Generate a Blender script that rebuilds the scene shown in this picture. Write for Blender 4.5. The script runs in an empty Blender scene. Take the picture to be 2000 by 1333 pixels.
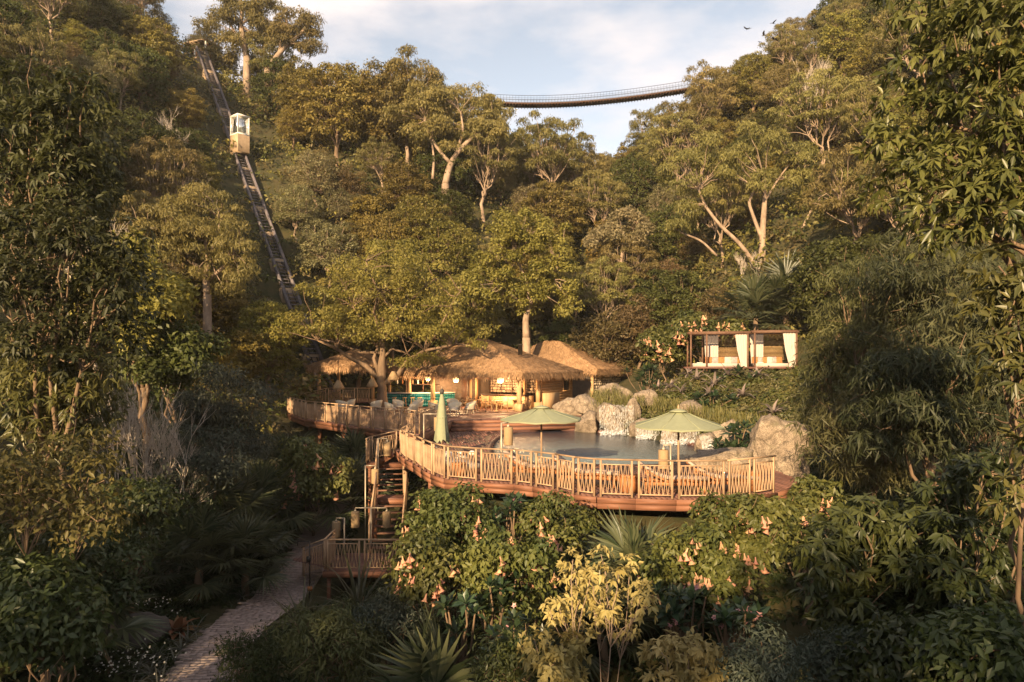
import bpy, math, random
import numpy as np
from mathutils import Vector, Matrix, noise
S = bpy.context.scene
C = S.collection
R = math.radians
# ---------------------------------------------------------------- camera
EYE = 3.86; FPX = 1300.0; HZ = 713.0
cam = bpy.data.cameras.new('camera'); camo = bpy.data.objects.new('camera', cam); C.objects.link(camo)
cam.sensor_width = 36; cam.lens = 36 * FPX / 2000; cam.shift_y = 46.5 / 2000
cam.clip_start = .2; cam.clip_end = 3000
camo.location = (0, 0, EYE); camo.rotation_euler = (R(90), 0, 0)
S.camera = camo
# ---------------------------------------------------------------- light
SUN_AZ, SUN_EL = R(201), R(17)          # clockwise from +Y, elevation
SDIR = Vector((math.sin(SUN_AZ) * math.cos(SUN_EL), math.cos(SUN_AZ) * math.cos(SUN_EL), math.sin(SUN_EL)))
W = bpy.data.worlds.new("World"); S.world = W; W.use_nodes = True
nt = W.node_tree; N = nt.nodes; Lk = nt.links
for n in list(N): N.remove(n)
wo = N.new('ShaderNodeOutputWorld'); bg = N.new('ShaderNodeBackground')
sky = N.new('ShaderNodeTexSky'); sky.sky_type = 'NISHITA'; sky.sun_disc = False
sky.sun_elevation = SUN_EL; sky.sun_rotation = SUN_AZ; sky.air_density = 1.0; sky.dust_density = .3; sky.ozone_density = 1.0
tc = N.new('ShaderNodeTexCoord'); mp = N.new('ShaderNodeMapping'); mp.inputs['Scale'].default_value = (1, 1, 2.6)
mp.inputs['Location'].default_value = (.4, .3, .35)
nz = N.new('ShaderNodeTexNoise'); nz.inputs['Scale'].default_value = 2.6; nz.inputs['Detail'].default_value = 9; nz.inputs['Roughness'].default_value = .55
cr = N.new('ShaderNodeValToRGB'); cr.color_ramp.elements[0].position = .44; cr.color_ramp.elements[1].position = .62
nz2 = N.new('ShaderNodeTexNoise'); nz2.inputs['Scale'].default_value = 6.5; nz2.inputs['Detail'].default_value = 6
cl = N.new('ShaderNodeMix'); cl.data_type = 'RGBA'
cl.inputs[6].default_value = (2.3, 2.4, 2.7, 1); cl.inputs[7].default_value = (4.5, 3.75, 3.3, 1)
mx = N.new('ShaderNodeMix'); mx.data_type = 'RGBA'
ds = N.new('ShaderNodeHueSaturation'); ds.inputs['Saturation'].default_value = .45; ds.inputs['Value'].default_value = .62
Lk.new(tc.outputs['Generated'], mp.inputs['Vector']); Lk.new(mp.outputs[0], nz.inputs['Vector']); Lk.new(mp.outputs[0], nz2.inputs['Vector'])
Lk.new(nz.outputs['Fac'], cr.inputs['Fac']); Lk.new(cr.outputs['Color'], mx.inputs[0])
Lk.new(nz2.outputs['Fac'], cl.inputs[0]); Lk.new(sky.outputs[0], ds.inputs['Color']); Lk.new(ds.outputs[0], mx.inputs[6]); Lk.new(cl.outputs[2], mx.inputs[7])
Lk.new(mx.outputs[2], bg.inputs['Color']); bg.inputs['Strength'].default_value = .135
Lk.new(bg.outputs[0], wo.inputs[0])
sl = bpy.data.lights.new('sun', 'SUN'); sl.energy = 5.0; sl.angle = R(.6); sl.color = (1, .73, .415)
so = bpy.data.objects.new('sun', sl); C.objects.link(so); so.rotation_euler = SDIR.to_track_quat('Z', 'Y').to_euler()
so.location = (-30, -40, 40)
S.view_settings.view_transform = 'Standard'; S.view_settings.look = 'None'; S.view_settings.exposure = 1.34; S.view_settings.gamma = 1
S.view_settings.use_curve_mapping = False
S.cycles.use_denoising = True
S.cycles.max_bounces = 7; S.cycles.diffuse_bounces = 4; S.cycles.glossy_bounces = 2; S.cycles.transmission_bounces = 4
S.cycles.transparent_max_bounces = 8; S.cycles.volume_bounces = 0; S.cycles.sample_clamp_indirect = 4; S.cycles.use_adaptive_sampling = True
# ---------------------------------------------------------------- helpers
def at(px, py, D): return Vector(((px - 1000) / FPX * D, D, EYE - (py - HZ) / FPX * D))
def lin(h):
    h = h.lstrip('#'); return tuple((int(h[i:i + 2], 16) / 255) ** 2.2 for i in (0, 2, 4))
KIDS = {}
def obj(name, me, parent=None):
    o = bpy.data.objects.new(name, me); C.objects.link(o)
    if parent is not None:
        o.parent = parent; KIDS.setdefault(parent, []).append(o)
    return o
def tag(o, label=None, cat=None, group=None, kind=None):
    if label: o['label'] = label
    if cat: o['category'] = cat
    if group: o['group'] = group
    if kind: o['kind'] = kind
    return o
def thing(name, label, cat, loc=(0, 0, 0), rz=0, group=None, sc=None):
    o = obj(name, None); o.location = loc; o.rotation_euler = (0, 0, rz); o.empty_display_size = .1
    if sc is not None: o.scale = (sc,) * 3 if not hasattr(sc, '__len__') else sc
    return tag(o, label, cat, group)
def dup(root, loc=None, rz=None, label=None, sc=None, group=None):
    def cp(o, p):
        c = o.copy(); C.objects.link(c)
        if p is not None: c.parent = p; KIDS.setdefault(p, []).append(c)
        for k in KIDS.get(o, []): cp(k, c)
        return c
    r = cp(root, None)
    if loc is not None: r.location = loc
    if rz is not None: r.rotation_euler = (0, 0, rz)
    if label: r['label'] = label
    if group: r['group'] = group
    if sc is not None: r.scale = (sc,) * 3 if not hasattr(sc, '__len__') else sc
    return r
class Geo:
    def __init__(s): s.V = []; s.F = []; s.n = 0
    def add(s, v, f, m=0, t=.5):
        v = np.asarray(v, float).reshape(-1, 3); f = np.asarray(f, int)
        t = np.full(len(v), t) if np.isscalar(t) else np.asarray(t, float)
        s.V.append((v, t)); s.F.append((f + s.n, m)); s.n += len(v); return s
    def box(s, c, sz, rz=0, m=0, t=.5, rot=None):
        x, y, z = [q / 2 for q in sz]
        v = np.array([(a, b, d) for d in (-z, z) for b in (-y, y) for a in (-x, x)])
        if rot is not None: v = v @ np.array(rot).T
        elif rz: v = v @ np.array(Matrix.Rotation(rz, 3, 'Z')).T
        return s.add(v + np.array(c), [(0, 2, 3, 1), (4, 5, 7, 6), (0, 1, 5, 4), (2, 6, 7, 3), (0, 4, 6, 2), (1, 3, 7, 5)], m, t)
    def bar(s, a, b, w, h, m=0, t=.5):
        a = Vector(a); b = Vector(b); d = b - a; L = d.length
        if L < 1e-6: return s
        x = d / L; y = Vector((0, 0, 1)).cross(x)
        if y.length < 1e-3: y = Vector((0, 1, 0)).cross(x) if abs(x.y) < .9 else Vector((1, 0, 0)).cross(x)
        y.normalize(); z = x.cross(y)
        rot = Matrix((x, y, z)).transposed()
        return s.box((a + b) / 2, (L, w, h), rot=rot, m=m, t=t)
    def tube(s, pts, rad, seg=6, m=0, t=.5, cap=True):
        P = np.asarray(pts, float); k = len(P); rad = np.broadcast_to(np.asarray(rad, float), (k,))
        T = np.gradient(P, axis=0); T /= np.linalg.norm(T, axis=1)[:, None] + 1e-9
        ref = np.array((1., .2, .1)) if abs(T.mean(0)[2]) > .6 else np.array((0., 0., 1.))
        U = np.cross(T, ref); U /= np.linalg.norm(U, axis=1)[:, None] + 1e-9; Wv = np.cross(T, U)
        a = np.arange(seg) / seg * 2 * np.pi
        v = (P[:, None] + (np.cos(a)[None, :, None] * U[:, None] + np.sin(a)[None, :, None] * Wv[:, None]) * rad[:, None, None]).reshape(-1, 3)
        f = []
        for i in range(k - 1):
            for j in range(seg):
                f.append((i * seg + j, (i + 1) * seg + j, (i + 1) * seg + (j + 1) % seg, i * seg + (j + 1) % seg))
        s.add(v, f, m, t)
        if cap:
            base = s.n - len(v)
            s.F.append((np.array([[base + j for j in range(seg)]]), m)); s.F.append((np.array([[base + (k - 1) * seg + j for j in reversed(range(seg))]]), m))
        return s
    def lathe(s, prof, seg=12, c=(0, 0, 0), m=0, t=.5):
        a = np.arange(seg) / seg * 2 * np.pi
        v = np.array([(r * np.cos(q), r * np.sin(q), z) for r, z in prof for q in a]) + np.array(c)
        f = [(i * seg + j, i * seg + (j + 1) % seg, (i + 1) * seg + (j + 1) % seg, (i + 1) * seg + j) for i in range(len(prof) - 1) for j in range(seg)]
        s.add(v, f, m, t); b = s.n - len(v)
        s.F.append((np.array([[b + j for j in reversed(range(seg))]]), m)); s.F.append((np.array([[b + (len(prof) - 1) * seg + j for j in range(seg)]]), m))
        return s
    def prism(s, poly, z0, z1, m=0, t=.5, mtop=None):
        n = len(poly); A = sum(poly[i][0] * poly[(i + 1) % n][1] - poly[(i + 1) % n][0] * poly[i][1] for i in range(n))
        if A < 0: poly = poly[::-1]
        v = [(p[0], p[1], z0) for p in poly] + [(p[0], p[1], z1) for p in poly]
        s.add(v, [(i, (i + 1) % n, n + (i + 1) % n, n + i) for i in range(n)], m, t); b = s.n - 2 * n
        s.F.append((np.array([[b + n + i for i in range(n)]]), m if mtop is None else mtop)); s.F.append((np.array([[b + i for i in reversed(range(n))]]), m))
        return s
    def mesh(s, name, mats, smooth=False):
        me = bpy.data.meshes.new(name)
        v = np.concatenate([x[0] for x in s.V]); t = np.concatenate([x[1] for x in s.V])
        lv = np.concatenate([f.ravel() for f, _ in s.F]); lt = np.concatenate([np.full(len(f), f.shape[1]) for f, _ in s.F])
        mi = np.concatenate([np.full(len(f), m) for f, m in s.F])
        me.vertices.add(len(v)); me.vertices.foreach_set('co', v.astype('f4').ravel())
        me.loops.add(len(lv)); me.loops.foreach_set('vertex_index', lv.astype('i4'))
        me.polygons.add(len(lt)); ls = np.concatenate(([0], np.cumsum(lt)[:-1]))
        me.polygons.foreach_set('loop_start', ls.astype('i4')); me.polygons.foreach_set('loop_total', lt.astype('i4'))
        me.polygons.foreach_set('material_index', mi.astype('i4'))
        if smooth: me.polygons.foreach_set('use_smooth', np.ones(len(lt), bool))
        at_ = me.attributes.new('tint', 'FLOAT', 'POINT'); at_.data.foreach_set('value', t.astype('f4'))
        for m in (mats if isinstance(mats, (list, tuple)) else [mats]): me.materials.append(m)
        me.update(calc_edges=True)
        return me
    def build(s, name, mats, parent=None, smooth=False):
        return obj(name, s.mesh(name, mats, smooth), parent)
# ---------------------------------------------------------------- materials
def mat(name, c1, c2=None, rough=.7, scale=4., stretch=(1, 1, 1), bump=0., bscale=None, detail=5, metal=0., spec=.3, tint=False, rnd=0.):
    m = bpy.data.materials.new(name); m.use_nodes = True; t = m.node_tree; n = t.nodes; l = t.links
    p = n['Principled BSDF']; p.inputs['Roughness'].default_value = rough; p.inputs['Metallic'].default_value = metal
    p.inputs['Specular IOR Level'].default_value = spec
    c2 = c2 or tuple(x * .6 for x in c1)
    tcx = n.new('ShaderNodeTexCoord'); mpx = n.new('ShaderNodeMapping'); mpx.inputs['Scale'].default_value = stretch
    nzx = n.new('ShaderNodeTexNoise'); nzx.inputs['Scale'].default_value = scale; nzx.inputs['Detail'].default_value = detail; nzx.inputs['Roughness'].default_value = .6
    l.new(tcx.outputs['Object'], mpx.inputs[0]); l.new(mpx.outputs[0], nzx.inputs['Vector'])
    rp = n.new('ShaderNodeValToRGB'); rp.color_ramp.elements[0].position = .32; rp.color_ramp.elements[1].position = .68
    rp.color_ramp.elements[0].color = (*c2, 1); rp.color_ramp.elements[1].color = (*c1, 1)
    l.new(nzx.outputs['Fac'], rp.inputs[0]); out = rp.outputs[0]
    if tint or rnd:
        hv = n.new('ShaderNodeHueSaturation'); l.new(out, hv.inputs['Color'])
        if tint:
            ax = n.new('ShaderNodeAttribute'); ax.attribute_name = 'tint'; src = ax.outputs['Fac']
        else:
            oi = n.new('ShaderNodeObjectInfo'); src = oi.outputs['Random']
        mr = n.new('ShaderNodeMapRange'); k = rnd or .35; mr.inputs[3].default_value = 1 - k; mr.inputs[4].default_value = 1 + k
        l.new(src, mr.inputs[0]); l.new(mr.outputs[0], hv.inputs['Value']); out = hv.outputs[0]
    l.new(out, p.inputs['Base Color'])
    if bump:
        b = n.new('ShaderNodeBump'); b.inputs['Strength'].default_value = bump; b.inputs['Distance'].default_value = .05
        if bscale:
            n2 = n.new('ShaderNodeTexNoise'); n2.inputs['Scale'].default_value = bscale; n2.inputs['Detail'].default_value = 8
            l.new(mpx.outputs[0], n2.inputs['Vector']); l.new(n2.outputs['Fac'], b.inputs['Height'])
        else: l.new(nzx.outputs['Fac'], b.inputs['Height'])
        l.new(b.outputs[0], p.inputs['Normal'])
    return m
def leafmat(name, c1, c2, trans=.38, rough=.5, spec=.25, rnd=.22):
    m = bpy.data.materials.new(name); m.use_nodes = True; t = m.node_tree; n = t.nodes; l = t.links
    p = n['Principled BSDF']; p.inputs['Roughness'].default_value = rough; p.inputs['Specular IOR Level'].default_value = spec
    a = n.new('ShaderNodeAttribute'); a.attribute_name = 'tint'
    mxx = n.new('ShaderNodeMix'); mxx.data_type = 'RGBA'; mxx.inputs[6].default_value = (*c1, 1); mxx.inputs[7].default_value = (*c2, 1)
    l.new(a.outputs['Fac'], mxx.inputs[0])
    oi = n.new('ShaderNodeObjectInfo'); hv = n.new('ShaderNodeHueSaturation')
    mr = n.new('ShaderNodeMapRange'); mr.inputs[3].default_value = 1 - rnd; mr.inputs[4].default_value = 1 + rnd
    l.new(oi.outputs['Random'], mr.inputs[0]); l.new(mr.outputs[0], hv.inputs['Value']); l.new(mxx.outputs[2], hv.inputs['Color'])
    mm = n.new('ShaderNodeMath'); mm.operation = 'MULTIPLY'; mm.inputs[1].default_value = 7.31
    fr = n.new('ShaderNodeMath'); fr.operation = 'FRACT'
    l.new(oi.outputs['Random'], mm.inputs[0]); l.new(mm.outputs[0], fr.inputs[0])
    mh = n.new('ShaderNodeMapRange'); mh.inputs[3].default_value = .478; mh.inputs[4].default_value = .515
    l.new(fr.outputs[0], mh.inputs[0]); l.new(mh.outputs[0], hv.inputs['Hue'])
    tr = n.new('ShaderNodeBsdfTranslucent'); ms = n.new('ShaderNodeMixShader'); ms.inputs[0].default_value = trans
    l.new(hv.outputs[0], p.inputs['Base Color']); l.new(hv.outputs[0], tr.inputs[0])
    l.new(p.outputs[0], ms.inputs[1]); l.new(tr.outputs[0], ms.inputs[2]); l.new(ms.outputs[0], n['Material Output'].inputs[0])
    return m
M = {}
M['soil'] = mat('forest_soil', (.075, .058, .025), (.03, .035, .012), .95, 1.2, bump=.6, bscale=9)
M['lawn'] = mat('lawn_grass', (.045, .06, .018), (.02, .034, .01), .9, 3, bump=.5, bscale=30)
M['bark'] = mat('grey_brown_bark', (.225, .15, .095), (.11, .072, .046), .9, 3, (1, 1, .3), bump=.6)
M['palebark'] = mat('pale_gum_bark', (.36, .265, .19), (.17, .115, .08), .8, 2, (1, 1, .5), bump=.3)
M['deadwood'] = mat('bleached_deadwood', (.54, .46, .385), (.38, .31, .25), .8, 3)
M['timber'] = mat('golden_rail_timber', (.44, .295, .185), (.33, .205, .12), .6, 5, (1, 1, .25), rnd=.24)
M['fascia'] = mat('red_brown_timber', (.27, .12, .068), (.15, .065, .04), .6, 3, (.3, .3, 4), bump=.3)
M['deck'] = mat('deck_boards', (.17, .082, .06), (.10, .048, .038), .55, 2.2, tint=True, rnd=.25)
M['step'] = mat('stair_timber', (.23, .115, .07), (.12, .06, .04), .6, 4, (1, 4, 1))
M['thatch'] = mat('straw_thatch', (.41, .25, .135), (.27, .155, .08), .9, 2.5, tint=True, rnd=.4)
M['wall'] = mat('honey_wall_boards', (.52, .30, .13), (.40, .22, .09), .6, 3, (1, 1, 6))
M['cabin'] = mat('cabin_cladding', (.42, .30, .19), (.34, .235, .145), .6, 3)
M['column'] = mat('pale_column_timber', (.50, .33, .17), (.42, .25, .12), .7, 4, (1, 1, .3))
M['stone'] = mat('wall_stone', (.50, .40, .30), (.32, .24, .17), .85, 9, tint=True, rnd=.45, bump=.3)
M['mortar'] = mat('dark_mortar', (.12, .09, .07), None, .95)
M['rock'] = mat('sandstone_boulder', (.35, .275, .205), (.16, .12, .088), .92, 3.2, bump=1.0, bscale=13, detail=11)
M['greyrock'] = mat('grey_boulder', (.10, .085, .075), (.05, .045, .04), .9, 2.5, bump=.8, bscale=9)
M['teal'] = mat('teal_tile_bar', (.015, .17, .17), (.01, .11, .12), .25, 14, spec=.5)
M['white'] = mat('white_paint', (.74, .70, .64), (.66, .62, .56), .6, 8)
M['wicker'] = mat('cream_wicker', (.66, .56, .42), (.48, .39, .27), .75, 40)
M['cane'] = mat('honey_cane', (.42, .27, .13), (.30, .18, .08), .6, 20)
M['fabric'] = mat('white_canvas', (.47, .40, .355), (.41, .345, .30), .9, 3, (6, 6, .6))
M['lounge'] = mat('blush_lounger_fabric', (.40, .30, .25), (.34, .25, .20), .9, 5)
M['sage'] = mat('sage_canvas', (.265, .275, .175), (.235, .245, .155), .9, 6)
M['orange'] = mat('terracotta_timber', (.42, .17, .06), (.30, .11, .04), .6, 4)
M['pink'] = mat('dusty_pink_fabric', (.52, .30, .28), None, .9, 8)
M['rust'] = mat('rust_fabric', (.42, .17, .06), None, .9, 8)
M['metal'] = mat('dark_bronze_metal', (.06, .05, .045), (.04, .035, .03), .4, 5, metal=.6)
M['palemetal'] = mat('champagne_metal', (.48, .40, .30), (.40, .33, .25), .4, 5, metal=.3)
M['steel'] = mat('weathered_rail_steel', (.17, .145, .155), (.10, .085, .09), .6, 4)
M['concrete'] = mat('tan_concrete', (.36, .26, .17), (.24, .17, .11), .9, 2, bump=.4)
M['frame'] = mat('cabana_timber', (.16, .085, .052), (.10, .052, .032), .6, 5)
M['darkwood'] = mat('dark_timber', (.085, .045, .028), (.05, .026, .017), .6, 5)
M['black'] = mat('black_interior', (.012, .01, .009), None, .6)
M['lantern'] = mat('woven_lantern', (.36, .25, .14), (.24, .155, .08), .8, 60)
M['paver'] = mat('path_stone', (.36, .28, .25), (.25, .195, .175), .9, 6, tint=True, rnd=.13, bump=.4)
def emit(name, col, s):
    m = bpy.data.materials.new(name); m.use_nodes = True; p = m.node_tree.nodes['Principled BSDF']
    p.inputs['Base Color'].default_value = (*col, 1); p.inputs['Emission Color'].default_value = (*col, 1); p.inputs['Emission Strength'].default_value = s
    return m
def rockmat(m):
    n = m.node_tree.nodes; l = m.node_tree.links; p = n['Principled BSDF']; src = p.inputs['Base Color'].links[0].from_socket
    t = n.new('ShaderNodeTexCoord'); d = n.new('ShaderNodeTexNoise'); d.inputs['Scale'].default_value = 2.5; d.inputs['Detail'].default_value = 6
    a = n.new('ShaderNodeVectorMath'); a.operation = 'MULTIPLY_ADD'; a.inputs[1].default_value = (.55, .55, .55); l.new(t.outputs['Object'], d.inputs['Vector']); l.new(d.outputs['Color'], a.inputs[0]); l.new(t.outputs['Object'], a.inputs[2])
    v = n.new('ShaderNodeTexVoronoi'); v.feature = 'DISTANCE_TO_EDGE'; v.inputs['Scale'].default_value = .9; l.new(a.outputs[0], v.inputs['Vector'])
    r = n.new('ShaderNodeMapRange'); r.inputs[1].default_value = .0; r.inputs[2].default_value = .05; r.inputs[3].default_value = .6; r.inputs[4].default_value = 1; l.new(v.outputs['Distance'], r.inputs[0])
    s = n.new('ShaderNodeTexNoise'); s.inputs['Scale'].default_value = 26; s.inputs['Detail'].default_value = 4; l.new(t.outputs['Object'], s.inputs['Vector'])
    r2 = n.new('ShaderNodeMapRange'); r2.inputs[1].default_value = .35; r2.inputs[2].default_value = .62; r2.inputs[3].default_value = .55; r2.inputs[4].default_value = 1.12; l.new(s.outputs['Fac'], r2.inputs[0])
    mu = n.new('ShaderNodeMath'); mu.operation = 'MULTIPLY'; l.new(r.outputs[0], mu.inputs[0]); l.new(r2.outputs[0], mu.inputs[1])
    hv = n.new('ShaderNodeHueSaturation'); l.new(src, hv.inputs['Color']); l.new(mu.outputs[0], hv.inputs['Value'])
    q = n.new('ShaderNodeTexNoise'); q.inputs['Scale'].default_value = 1.4; q.inputs['Detail'].default_value = 8; l.new(t.outputs['Object'], q.inputs['Vector'])
    r3 = n.new('ShaderNodeMapRange'); r3.inputs[1].default_value = .56; r3.inputs[2].default_value = .7; r3.inputs[4].default_value = .7; l.new(q.outputs['Fac'], r3.inputs[0])
    mo = n.new('ShaderNodeMix'); mo.data_type = 'RGBA'; mo.inputs[7].default_value = (.10, .09, .045, 1); l.new(r3.outputs[0], mo.inputs[0]); l.new(hv.outputs[0], mo.inputs[6]); l.new(mo.outputs[2], p.inputs['Base Color'])
    b = p.inputs['Normal'].links[0].from_node; m2 = n.new('ShaderNodeMath'); m2.operation = 'MULTIPLY'; hs = b.inputs['Height'].links[0].from_socket; l.new(hs, m2.inputs[0]); l.new(r.outputs[0], m2.inputs[1]); l.new(m2.outputs[0], b.inputs['Height'])
rockmat(M['rock'])
M['glow'] = emit('lit_shade', (1, .62, .25), 2.2)
def glassmat():
    m = bpy.data.materials.new('cabin_glass'); m.use_nodes = True; n = m.node_tree.nodes; l = m.node_tree.links
    g = n.new('ShaderNodeBsdfGlossy'); g.inputs['Roughness'].default_value = .08; t = n.new('ShaderNodeBsdfTransparent')
    t.inputs[0].default_value = (.85, .88, .88, 1); ms = n.new('ShaderNodeMixShader'); ms.inputs[0].default_value = .45
    g.inputs[0].default_value = (.95, .95, .95, 1)
    l.new(t.outputs[0], ms.inputs[1]); l.new(g.outputs[0], ms.inputs[2]); l.new(ms.outputs[0], n['Material Output'].inputs[0]); return m
M['glass'] = glassmat()
def watermat():
    m = bpy.data.materials.new('pool_water'); m.use_nodes = True; n = m.node_tree.nodes; l = m.node_tree.links
    p = n['Principled BSDF']; p.inputs['Base Color'].default_value = (.115, .14, .15, 1); p.inputs['Roughness'].default_value = .2; p.inputs['IOR'].default_value = 1.33
    p.inputs['Specular IOR Level'].default_value = .7
    t_ = n.new('ShaderNodeTexCoord'); z = n.new('ShaderNodeTexNoise'); z.inputs['Scale'].default_value = 3.2; z.inputs['Detail'].default_value = 5
    mp_ = n.new('ShaderNodeMapping'); mp_.inputs['Scale'].default_value = (.8, 1.6, 1)
    b = n.new('ShaderNodeBump'); b.inputs['Strength'].default_value = .8; b.inputs['Distance'].default_value = .22
    l.new(t_.outputs['Object'], mp_.inputs[0]); l.new(mp_.outputs[0], z.inputs['Vector']); l.new(z.outputs['Fac'], b.inputs['Height']); l.new(b.outputs[0], p.inputs['Normal'])
    return m
M['water'] = watermat()
def foammat():
    m = bpy.data.materials.new('falling_water'); m.use_nodes = True; n = m.node_tree.nodes; l = m.node_tree.links
    p = n['Principled BSDF']; p.inputs['Base Color'].default_value = (.78, .78, .78, 1); p.inputs['Roughness'].default_value = .3
    t = n.new('ShaderNodeBsdfTransparent'); ms = n.new('ShaderNodeMixShader'); ms.inputs[0].default_value = .42
    l.new(t.outputs[0], ms.inputs[1]); l.new(p.outputs[0], ms.inputs[2]); l.new(ms.outputs[0], n['Material Output'].inputs[0]); return m
M['foam'] = foammat()
LM = {}
def LMk(k, a, b, **kw): LM[k] = leafmat('leaf_' + k, a, b, **kw)
LMk('olive', (.115, .106, .023), (.27, .222, .058))
LMk('finelight', (.04, .046, .018), (.145, .142, .055))
LMk('gum', (.11, .102, .032), (.265, .222, .074))
LMk('dark', (.042, .052, .015), (.11, .115, .031))
LMk('silver', (.17, .16, .075), (.30, .26, .13))
LMk('brown', (.095, .07, .03), (.185, .135, .06))
LMk('gold', (.15, .115, .022), (.27, .20, .05))
LMk('yellowdark', (.055, .055, .017), (.165, .14, .042))
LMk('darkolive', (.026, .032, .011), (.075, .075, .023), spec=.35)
LMk('mango', (.04, .052, .013), (.19, .175, .05), spec=.45, rough=.4)
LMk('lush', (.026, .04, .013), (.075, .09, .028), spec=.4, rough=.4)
LMk('fine', (.022, .032, .015), (.10, .105, .048))
LMk('yellow', (.26, .22, .07), (.50, .42, .17))
LMk('wattle', (.045, .052, .02), (.125, .125, .045))
LMk('palm', (.036, .05, .022), (.125, .13, .065), spec=.5, rough=.4)
LMk('flax', (.035, .045, .022), (.12, .11, .06), spec=.4)
LMk('bloom', (.045, .065, .018), (.16, .16, .04), spec=.4)
LMk('frangi', (.022, .045, .022), (.06, .09, .04), spec=.5, rough=.35)
LMk('grey', (.045, .058, .04), (.11, .12, .085))
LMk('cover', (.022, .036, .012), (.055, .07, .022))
LMk('bronze', (.12, .06, .025), (.22, .11, .05))
LMk('brom', (.16, .14, .11), (.42, .32, .28))
LMk('hang', (.08, .088, .024), (.175, .16, .052))
LMk('liri', (.05, .06, .045), (.20, .19, .15))
LMk('trumpet', (.62, .30, .17), (.75, .46, .30), trans=.35)
LMk('pinkflower', (.60, .24, .25), (.72, .42, .40), trans=.35)
LMk('whiteflower', (.5, .48, .42), (.65, .62, .55), trans=.3)
# ---------------------------------------------------------------- terrain
CP = [(0, 0, -6.5), (10, 0, -6.5), (-10, 0, -6), (0, 12, -5.4), (5, 14, -5), (-5, 17, -4.35), (-8.5, 17, -4.35), (-8, 26, -4.4), (-7.5, 33, -3.75), (-5, 25, -4.4), (-9, 21, -4.4),
      (3, 17, -3.4), (3, 20.5, -1.15), (7, 20.5, -1.1), (7.5, 23, -.9), (3, 30, -1.6), (0, 24, -1.2), (-2.5, 25.5, -1.6), (-4, 32, -1.6), (-8, 38, -1.2), (-12, 42, -.9), (0, 40, -.9), (6, 44, -.3), (0, 52, -.1), (-10, 52, .0),
      (-4, 60, 1.2), (6, 62, 2), (-12, 20, -4), (-16, 22, -2.8), (-22, 26, 1), (-30, 30, 7), (-13, 32, -2.6), (-20, 38, 2), (-28, 45, 9), (-17, 46, 1.5),
      (-13.3, 48, .1), (-16.4, 58, 1.2), (-24.8, 69, 15.2), (-33.2, 80.2, 29.3), (-31, 58, 15), (-44.4, 95, 46.5), (-55, 110, 54), (-50, 80, 44), (-45, 60, 30), (-60, 50, 38), (-45, 40, 21),
      (-10, 64, 5), (-5, 70, 9), (0, 80, 17), (0, 95, 28), (-12, 80, 22), (-20, 88, 32), (-25, 100, 37), (-37, 105, 45), (10, 75, 12), (10, 95, 25), (20, 130, 38), (28, 150, 44), (10, 140, 43), (0, 120, 40), (30, 185, 40),
      (10, 31, -.2), (8, 38, .6), (12, 42, 3.2), (18, 42, 3.4), (9, 41.5, 1.6), (12, 36, 1.2), (20, 48, 5.5), (28, 55, 13), (30, 70, 22), (36, 80, 33), (42, 90, 45), (28, 90, 33.5), (33, 94, 40.5), (19.5, 110, 31), (13.5, 112, 31.5), (25, 80, 21), (16, 62, 7), (18, 70, 12),
      (20, 31, 2), (30, 38, 11), (40, 50, 23), (13, 20, -2.8), (18, 22, -1), (24, 22, 3.5), (12, 12, -5), (20, 10, -3), (30, 15, 3), (40, 30, 15), (55, 60, 38), (70, 90, 52), (60, 120, 58),
      (-70, 90, 58), (-75, 120, 62), (-30, 5, 1), (-25, -20, 1), (-45, -30, 8), (0, -40, -3), (30, -30, -2), (-60, 10, 22), (45, 0, 8), (0, 170, 40), (-40, 150, 50), (70, 180, 55)]
CPa = np.array(CP, float)
def _phi(d2): return .5 * d2 * np.log(d2 + 1e-9)
def _tps():
    P = CPa[:, :2] / 50; n = len(P); d2 = ((P[:, None] - P[None]) ** 2).sum(-1); K = _phi(d2) + np.eye(n) * .0008
    Q = np.c_[np.ones(n), P]; A = np.zeros((n + 3, n + 3)); A[:n, :n] = K; A[:n, n:] = Q; A[n:, :n] = Q.T
    return np.linalg.solve(A, np.r_[CPa[:, 2], np.zeros(3)])
_tw = _tps()
def ground(x, y):
    x = np.asarray(x, float); y = np.asarray(y, float); sh = x.shape; q = np.c_[x.ravel(), y.ravel()] / 50; P = CPa[:, :2] / 50
    z = _phi(((q[:, None] - P[None]) ** 2).sum(-1)) @ _tw[:-3] + _tw[-3] + q @ _tw[-2:]
    return z.reshape(sh)
def gz(x, y): return float(ground(np.array([x]), np.array([y]))[0])
def terrain():
    xs = np.concatenate((np.linspace(-160, -50, 23)[:-1], np.linspace(-50, 50, 101), np.linspace(50, 160, 23)[1:]))
    ys = np.concatenate((np.linspace(-60, 8, 18)[:-1], np.linspace(8, 70, 63), np.linspace(70, 200, 53)[1:], [300, 700]))
    X, Y = np.meshgrid(xs, ys); Yc = np.clip(Y, -60, 200); Xc = np.clip(X, -75, 75)
    Z = ground(Xc, Yc); Z = np.where(Y > 200, Z - (Y - 200) * .1, Z)
    rs = np.random.RandomState(1); Z += rs.normal(0, .06, Z.shape)
    v = np.c_[X.ravel(), Y.ravel(), Z.ravel()]; w = len(xs); i, j = np.meshgrid(np.arange(len(ys) - 1), np.arange(w - 1), indexing='ij'); a = (i * w + j).ravel()
    g = Geo(); g.add(v, np.c_[a, a + 1, a + w + 1, a + w]); tag(g.build('hillside_ground', M['soil'], smooth=True), 'forested valley hillside ground', None, None, 'structure')
terrain()
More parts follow.
